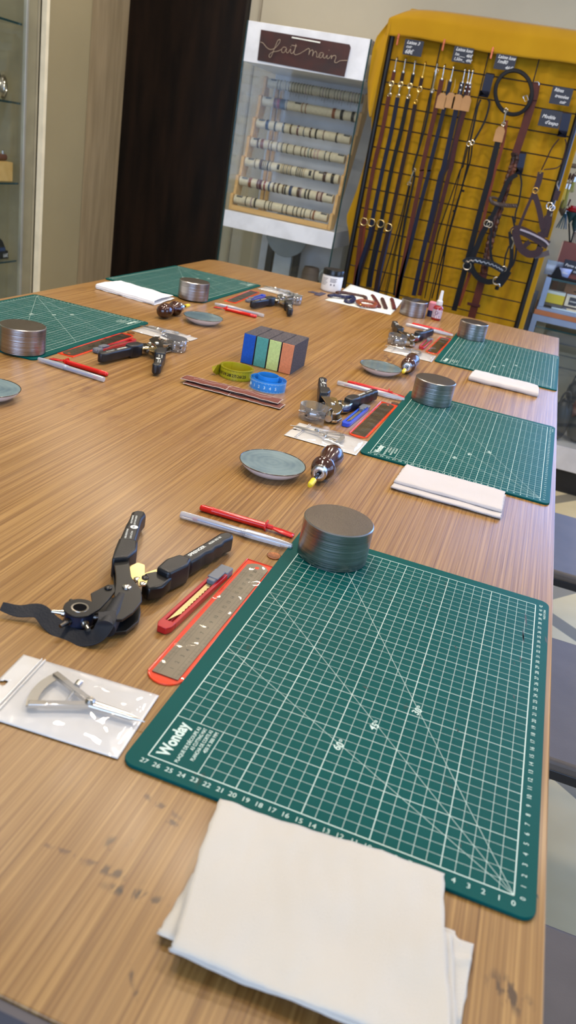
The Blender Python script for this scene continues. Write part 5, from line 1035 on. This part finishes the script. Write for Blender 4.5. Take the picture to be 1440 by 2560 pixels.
# ================================================================ SHOWCASE COUNTER ON THE RIGHT
t = thing('glass_showcase', 'glass showcase counter with wooden rail at the right, behind the table', 'display counter', (32, 365, -90)); o = (32, 365, -90); alu = mat('blue_grey_aluminium', (128, 142, 166), .35, .5)
CX0, CX1, CY0 = -8.2, 78, 345.0
MB(o).box(CX0-.3, CX1, CY0, 382, -9.2, -7.0).build('wooden_rail', mat('orange_brown_wood', (150, 92, 52), .5), t, bev=.15)
MB(o).box(CX0+.3, CX1, CY0+.2, 382, -7.0, -5.6).build('counter_top_strip', alu, t, bev=.1)
for (x, nm_) in ((CX0, 0), (CX1-1.5, 1)): MB(o).box(x-.5, x+2.0, CY0+.1, CY0+2.2, -90, -9.2).build('frame_post', alu, t, bev=.1)
MB(o).box(CX0+1.5, CX1-2, CY0+.3, CY0+1.8, -12, -9.2).build('front_frame', alu, t)
MB(o).box(CX0+2, CX1-2, CY0+.6, CY0+.9, -66, -12).build('front_glass', glassp, t, smooth=0)
MB(o).box(CX0+2, CX1-2, CY0+1.5, 380, -15.0, -14.3).build('glass_shelf', gedge if False else glassp, t, smooth=0); MB(o).box(CX0+2, CX1-2, CY0+1.2, CY0+1.6, -15.0, -14.2).build('shelf_edge', gedge, t)
MB(o).box(CX0, CX1, CY0+1, 382, -78, -66.5).build('white_base', mat('pale_laminate', (206, 204, 208), .4), t, bev=.2); MB(o).box(CX0+1, CX1-1, CY0+4, 380, -90, -78).build('toe_kick', mat('black_toe_kick', (24, 22, 24), .5), t)
MB(o).box(CX0, CX1, 381, 382, -66, -9.2).build('back_panel', mat('olive_beige_panel', (150, 142, 118), .6), t)
b = MB(o)
for z in (-25.5, -31, -37): b.box(CX0+2, CX1-2, 380.2, 381, z, z+.5)
b.build('panel_grooves', mat('grey_groove', (104, 100, 90), .6), t)
# black leather goods inside
random.seed(3)
for k, (x, z, s, cl, nm_) in enumerate([(17, -66, 7, (22, 24, 34), 'black leather pouch heaped in the showcase, leftmost'), (27, -66, 8, (26, 26, 34), 'black leather pouch heaped in the showcase, in front of the brown one'), (24, -58, 6, (96, 44, 28), 'brown leather pouch lying on the black heap'), (20, -50, 5, (22, 22, 30), 'black strap bundle on top of the heap'), (36, -62, 8, (24, 24, 32), 'black leather pouch heaped in the showcase, rightmost')]):
    b = MB(); hh = {0: 20, 1: 14, 2: 9, 3: 11, 4: 20}[k]
    b.surf(20, 12, lambda u, v: (lambda a, p: ((s*.7+1.2*noise.noise(Vector((math.cos(a)*2, math.sin(a)*2, k+v*3))))*math.cos(a)*math.sin(p), (s*.6)*math.sin(a)*math.sin(p), hh*.5*(1-math.cos(p))+noise.noise(Vector((a, p*3, k)))*1.5))(u*2*PI, v*PI))
    b.tube(smoothpath([(-s*.4, -2, hh*.8), (-s*.3, -2.5, hh+3), (s*.1, -2.5, hh+4), (s*.3, -2, hh*.8)], 5), .45, 7)
    for v_ in b.v: v_.z = max(v_.z, 0)
    tag(b.build('leather_pouch', mat('pouch_leather_%d' % k, cl, .4, bump=.5, bscale=60), None, (x+1, 354+k*4.5, z+(.0)), smooth=70), nm_, 'leather pouch')
# glass box on the counter
t = thing('countertop_display_box', 'small glass display box on the counter with yellow pack inside', 'display box', (14, 360, -5.6)); o = (14, 360, -5.6)
MB(o).box(CX0+.5, CX0+3.0, 346, 348.5, -5.6, 7.4).build('metal_corner_post', alu, t, bev=.1); MB(o).box(CX0+3, 40, 346, 374, 6.8, 7.4).build('glass_top', glassp, t, smooth=0); MB(o).box(CX0+3, 40, 345.6, 346, 6.6, 7.5).build('glass_edge', gedge, t)
MB(o).box(CX0+3, 40, 346.2, 346.5, -5.6, 6.6).build('front_glass', glassp, t, smooth=0); MB(o).box(CX0+1, 40, 373, 374, -5.6, 6.6).build('back_panel', mat('brown_wood_back', (120, 78, 48), .6), t)
def small(name, label, cat, loc, parts):
    t = thing(name, label, cat, loc)
    for nm_, m, bx in parts: MB().box(*bx).build(nm_, m, t, bev=.12)
    return t
small('yellow_pack', 'yellow pack with clear lid inside the countertop display box', 'pack', (-1.4, 352, -4.9), [('yellow_body', mat('soft_yellow', (196, 178, 40), .6), (-4, 4.2, -3, 3, 1.4, 5.4)), ('clear_lid', mat('pale_lid', (190, 204, 206), .3), (-4, 4.2, -3, 3, 5.4, 6.6)), ('base_tray', mat('dark_tray', (70, 60, 50), .6), (-4.4, 4.4, -3.2, 3.2, 0, 1.4))])
t = small('white_gift_box', 'small white box with a navy square label inside the display box', 'box', (7, 353, -3.5), [('box_body', mat('off_white_card', (206, 200, 190), .6), (-3.6, 4, -3, 3, 0, 4.8)), ('navy_label', mat('navy_label_card', (24, 32, 58), .5), (-2, 1.6, -3.15, -3.0, .7, 4.2))])
b = MB(); b.text('ones', (-1.7, -3.25, 2.1), (1, 0, 0), (0, 0, 1), 1.1, .02, width=3.0); b.build('label_lettering', chalk, t, smooth=0)
small('white_paper_stack', 'pale papers lying at the bottom of the display box', 'papers', (6, 349.5, -5.5), [('sheet', mat('pale_blue_paper', (196, 214, 232), .5), (-7.5, 14, -2.5, 1.8, 0, .5)), ('sheet', mat('cream_paper', (214, 200, 168), .6), (-1, 14, -2, 1.8, .5, 1.1))])
small('brown_leather_box', 'brown leather box standing at the back of the display box', 'box', (9, 368, -5.4), [('box_body', mat('tan_box_leather', (146, 92, 50), .5), (-7, 12, -3, 3, 0, 10.5)), ('strap_slot', lm('dark'), (-2.5, 3.5, -3.2, -3, 7, 7.5))])
small('dark_folder', 'dark brown folder at the left back of the display box', 'folder', (-3.4, 369, -5.4), [('cover', lm('dark'), (-3, -.6, -2, 2, 0, 10.8)), ('cover', lm('tan'), (-.6, 2.0, -2, 2, 0, 10))])
t = thing('card_holder', 'black card holder with pale blue cards on top of the display box', 'card holder', (0, 351, 7.5)); b = MB(); b.M = Matrix(((1, 0, 0, 0), (0, 0, 1, 0), (0, 1, 0, 0), (0, 0, 0, 1))); b.prism([(-6, 0), (-4.4, 4.6), (-3.6, 4.8), (-2.4, 3.6), (-1.2, 1.2), (4, .6), (8, 1.2), (8, 0)], -2, 2); b.build('leather_stand', lm('black'), t, bev=.15)
b = MB(); b.add([(-3.6, -1.4, 4.6), (2.4, -1.2, 4.9), (1.4, -1.6, 1.0), (-1.4, -1.6, 1.1)], [(0, 1, 2, 3)]); b.build('card', mat('pale_blue_card', (150, 168, 220), .4), t, solid=.3); b = MB(); b.text('Ateliers', (-1.6, -1.85, 2.6), (1, 0, -.08), (0, 0, 1), 1.2, .01, .3, width=2.6); b.build('card_writing', chalk, t, smooth=0)
t = thing('clear_acrylic_stand', 'clear acrylic stand behind the card holder', 'acrylic stand', (-6, 358, 7.5)); MB().box(-3.2, 5, 0, .4, 0, 6.4).box(-3.2, -2.8, 0, 5, 0, 6.4).build('clear_sheet', glass('ice_acrylic', (.88, .93, 1), .1, .06, body=.25, bodycol=(170, 190, 220)), t, bev=.08)
t = thing('leather_flower_pot', 'red brown rectangular leather holder filled with dark stems', 'pot', (1.0, 362, 7.5)); b = MB(); b.M = Matrix(((1, 0, 0, 0), (0, 0, 1, 0), (0, 1, 0, 0), (0, 0, 0, 1))); b.prism([(-6, 0), (7, 0), (6.6, 15.0), (-5.6, 15.4)], -3.4, 3.4); b.build('leather_case', mat('red_brown_leather', (104, 44, 28), .45), t, bev=.15); MB().box(-6.3, -5.7, -3.2, 3.2, 0, 15).build('pale_edge', mat('pale_edge_leather', (176, 150, 134), .6), t)
sg2 = thing('price_sign', 'dark chalk sign reading Porte en leaning on the red brown holder', 'price sign', (2.2, 357.4, 10.2), 0); b = MB(); b.box(-4, 7, 0, .3, 0, 5.4); b.build('slate_board', slate, sg2, bev=.05); b = MB(); b.text('Porte en', (-3.4, -.06, 2.6), (1, 0, -.03), (0, 0, 1), 1.7, .012, .3, width=6.2); b.text('cuir', (1.0, -.06, .5), (1, 0, -.03), (0, 0, 1), 1.5, .012, .3, width=3); b.build('chalk_writing', chalk, sg2, smooth=0)
VR = lambda x, y, d=360: PY(1380+x/9.15, 420+y/9.15, d)
redl = mat('red_leather_petals', (150, 20, 32), .35, coat=.3); teal = mat('teal_leather', (16, 52, 58), .5)
o = VR(480, 1000); t = thing('leather_rose', 'red leather rose on a dark stem above the holder', 'leather flower', VR(420, 1700))
o = Vector(t.location)*100-Vector((0, 0, 90)); P0 = VR(470, 1000)
b = MB(o)
for k in range(3): b.lathe([(1.2+k*.2, -.3+k*.5), (3.0-k*.7, .2+k*.7), (3.2-k*.8, .9+k*.8), (2.4-k*.7, .7+k*.9)], 20, P0)
b.build('petals', redl, t, smooth=60); b = MB(o); b.lathe([(.001, -5.4), (.9, -3.6), (2.6, -.6), (2.7, -.2), (.001, 0)], 12, P0); b.build('teal_calyx', teal, t); b = MB(o); b.tube([P0+Vector((0, 0, -5)), VR(405, 1700)], .38, 7); b.build('stem', lm('black'), t)
o = VR(480, 1700); t = thing('leather_leaf_stem', 'dark teal leather leaf on a stem right of the rose', 'leather flower', o); b = MB(o); b.tube([VR(520, 1380), VR(435, 1700)], .35, 7); b.build('stem', lm('black'), t); b = MB(o); b.lathe([(.001, -4), (1.6, -1), (2, 4), (.001, 4.5)], 10, VR(545, 1250)); b.build('leaf', teal, t)
for k in range(3):
    o = VR(440+k*45, 1710, 362); t = thing('grey_leather_stem', f'thin pale leather stem in the holder, {("left", "middle", "right")[k]} one', 'leather flower', o, 0, 'pale stems'); b = MB(o); b.tube([o, VR(520+k*30, 1480-k*40, 362)], .22, 6); b.build('stem', mat('grey_brown_stem', (110, 96, 88), .5), t); b = MB(o); b.lathe([(.001, -1.2), (.6, 0), (.001, 1.6)], 8, VR(525+k*30, 1460-k*40, 362)); b.build('bud', steel, t)
# driftwood with key fobs
bark = mat('grey_brown_driftwood', (104, 90, 76), .8, nscale=10, rgb2=(128, 112, 94), bump=.5, bscale=60)
o = VR(330, 650, 366); t = thing('driftwood_hanger', 'curved grey driftwood hanger with tassels at the right border', 'driftwood', o); b = MB(o); b.tube(smoothpath([VR(280, 235, 366), VR(170, 480, 366), VR(130, 640, 366), VR(200, 860, 366), VR(290, 1060, 366)], 6), [1.0]*12+[1.6]*13, 10)
b.build('curved_branch', bark, t); b = MB(o); b.tube(smoothpath([VR(270, 235, 366), VR(350, 215, 366), VR(450, 205, 366), VR(620, 190, 366)], 5), .9, 9); b.tube([VR(380, -20, 366), VR(420, -60, 366), VR(560, -40, 366)], 1.0, 9); b.build('cross_branch', bark, t)
yt = mat('yellow_suede', (190, 170, 70), .7); og = mat('olive_suede', (130, 128, 56), .7); tl = mat('petrol_suede', (46, 86, 104), .7)
def tassel(label, p, m, h=6, dd=362, w=1.3):
    p = VR(*p, dd); t = thing('suede_tassel', label, 'tassel', p, 0, 'suede tassels'); b = MB(p)
    for k in range(12): a = 2*PI*k/12; b.ribbon([p+Vector((.5*math.cos(a), .5*math.sin(a), -.5)), p+Vector((w*math.cos(a), w*math.sin(a), -h+.4*math.sin(k*2)))], .45, .14, (math.cos(a), math.sin(a), 0))
    b.build('fringe', m, t, smooth=0); b = MB(p); b.lathe([(.55, -1.2), (.65, -1.1), (.65, 1.2), (.4, 1.4), (.001, 1.5)], 14, p); b.build('metal_cap', steel, t); b = MB(p); b.torus(.7, .12, p+Vector((0, 0, 2.2)), 'y', 14); b.tube([p+Vector((0, 0, 2.8)), p+Vector((.3, 0, 5.6))], .35, 6); b.build('ring_and_loop', lm('maroon'), t); return t
tassel('pale yellow suede tassel, front left of the hanging tassels', (325, 420), yt); tassel('olive yellow suede tassel right of the pale yellow one', (395, 430), og, 9); tassel('olive suede tassel at the right border', (510, 270), og, 5, 363); tassel('petrol blue suede tassel at the lower end of the driftwood', (320, 1010), tl, 7, 363, 2.4)

# ================================================================ LEFT GLASS CABINET
t = thing('glass_wall_cabinet', 'glass wall cabinet with glass shelves at the left border', 'display cabinet', (-246, 228, -90)); o = (-246, 228, -90); al2 = mat('satin_aluminium', (176, 176, 168), .35, .5)
CXF = -230.0; y0, y1 = 60, 273.2
MB(o).box(-262, -261, y0, 282, -90, 165).build('back_panel', mat('olive_beige_back', (204, 196, 160), .6), t)
MB(o).box(CXF-1.6, CXF, y1, y1+1.3, -90, 165).build('front_edge_profile', al2, t, bev=.1); MB(o).box(-262, CXF, 281, 282.2, -90, 165).build('side_panel', mat('pale_side_panel', (156, 148, 124), .5), t)
MB(o).box(CXF-.8, CXF-.4, y1+1.3, 281, -90, 165).build('fixed_strip', mat('olive_grey_strip', (134, 128, 104), .4), t); MB(o).box(CXF-.9, CXF-.5, y0, y1, -90, 165).build('front_glass', glassp, t, smooth=0)
for z in (66.5, 38, 6.9, -25.6, -58): 
    s = MB(o).box(-261, CXF-2.2, y0, y1-.2, z-.8, z).build('glass_shelf', glass('shelf_glass', (.97, .985, .97), .03, .02), t, smooth=0); MB(o).box(CXF-2.2, CXF-2.0, y0, y1-.2, z-.8, z).build('shelf_edge', gedge, t)
MB(o).box(-262, CXF, y0, y0+1, -90, 165).box(-262, CXF, y0, 282, -90, -86).build('carcass', al2, t)
XF = lambda px, py, x=-234: (lambda d: Vector((x, CAM[1]+d.y*(x-CAM[0])/d.x, CAM[2]+d.z*(x-CAM[0])/d.x)))(ray(px, py))
p = XF(2, 232); t = thing('snaffle_rings', 'shiny metal rings on the second glass shelf at the left border', 'metal rings', (p.x-3, p.y+5, 38)); o = t.location*100-Vector((0, 0, 90))
for k, r in enumerate((4.2, 4.2, 3.6)): b = MB(); b.torus(r, .45, (-.5*k, .6+k*1.1, r+.4), 'x', 30, M=Matrix.Rotation(.35+k*.1, 3, 'Z')); b.build('ring', steel, t)
MB().lathe([(.001, 0), (2, 1), (2.3, 4), (.001, 8)], 16, (-2, -1, 3.6)).build('black_tab', lk, t, smooth=60)
p = XF(22, 435); t = thing('wooden_block', 'pale wooden block on the third glass shelf at the left border', 'wooden block', (-238, 271-1.6, 7)); MB().box(-4, 4, -11, 2.4, 0, 7.6).build('block', mat('pale_beech', (196, 158, 92), .55, nscale=5, stretch=(1, 6, 6), rgb2=(210, 174, 110)), t, bev=.15)
t = thing('brown_leather_pouch', 'brown leather key pouch lying on the pale wooden block', 'leather pouch', (-238, 267.2, 14.7)); b = MB(); b.lathe([(.001, -6), (1.1, -5.5), (1.4, 0), (1.3, 4.4), (.001, 5)], 18, (0, 0, 1.35), 'y'); b.build('pouch', mat('chestnut_leather', (96, 52, 30), .45), t, smooth=60); b = MB(); b.lathe([(.001, 0), (.7, .1), (.5, 1.4), (.001, 1.8)], 12, (0, 2.8, 2.5)); b.build('silver_snap', steel, t)
t = thing('clear_card_stand', 'clear upright card stand on the third glass shelf, cut by the left border', 'card stand', (-238, 262.5, 14.7)); MB().box(-3, 3, -.3, .3, 0, 7.5).build('clear_sheet', MATS['ice_acrylic'], t, bev=.05)
t = thing('price_sign', 'black and blue price card reading 6€ on the lowest visible glass shelf', 'price sign', (-236, 268.8, -25.5)); b = MB(); b.M = Matrix(((0, 0, 1, 0), (1, 0, 0, 0), (0, 1, 0, 0), (0, 0, 0, 1))); b.prism([(-6, 0), (3.4, 0), (2.6, 3.4), (1.4, 3.6), (-1.2, 7.8), (-6, 11)], -.5, .5); b.build('black_card', black, t); b = MB(); b.text('16€', (.56, -.9, .7), (0, 1, 0), (0, 0, 1), 2.2, .02, width=3.6); b.build('price_writing', chalk, t, smooth=0); b = MB(); b.box(.5, .56, -5, .8, 3.4, 5.0); b.build('blue_stripe', mat('dark_blue_stripe', (36, 56, 96), .5), t)

# ================================================================ CHAIRS
seatm = mat('grey_leatherette_seat', (104, 95, 90), .5, spec=.3, bump=.1, bscale=300); shell = mat('dark_chair_frame', (30, 28, 32), .45)
def chair(label, y):
    t = thing('workshop_chair', label, 'chair', (26, y, -90), 0, 'chairs along the right side of the table')
    b = MB(); b.prism(rrect(-22, 21, -21.2, 21.2, 2.5), 43.2, 45.6); b.build('seat', seatm, t, bev=.8, seg=3)
    b = MB(); b.prism(rrect(-21.5, 20.5, -20.8, 20.8, 2.5), 41.2, 43.4); b.build('seat_frame', shell, t, bev=.3)
    for x in (-19, 18.5):
        for yy in (-18.5, 18.5): b = MB(); b.tube([(x*1.04, yy*1.04, 0), (x, yy, 41.4)], 1.2, 10); b.build('leg', shell, t)
    for yy in (-18, 18): b = MB(); b.tube([(20, yy, 42), (22.5, yy, 60), (25, yy, 84)], 1.1, 10); b.build('back_post', shell, t)
    b = MB(); b.surf(10, 8, lambda u, v: (23+v*2.4-1.5*math.sin(u*PI), -19+38*u, 60+v*24)); b.build('backrest', seatm, t, solid=1.6); return t
ch = chair('grey seated chair nearest the camera, at the lower right border', 21)
dup(ch, (26, 97.5, -90), 0, 'grey seated chair second from the camera at the right of the table'); dup(ch, (26, 174, -90), 0, 'grey seated chair farthest along the right side of the table')
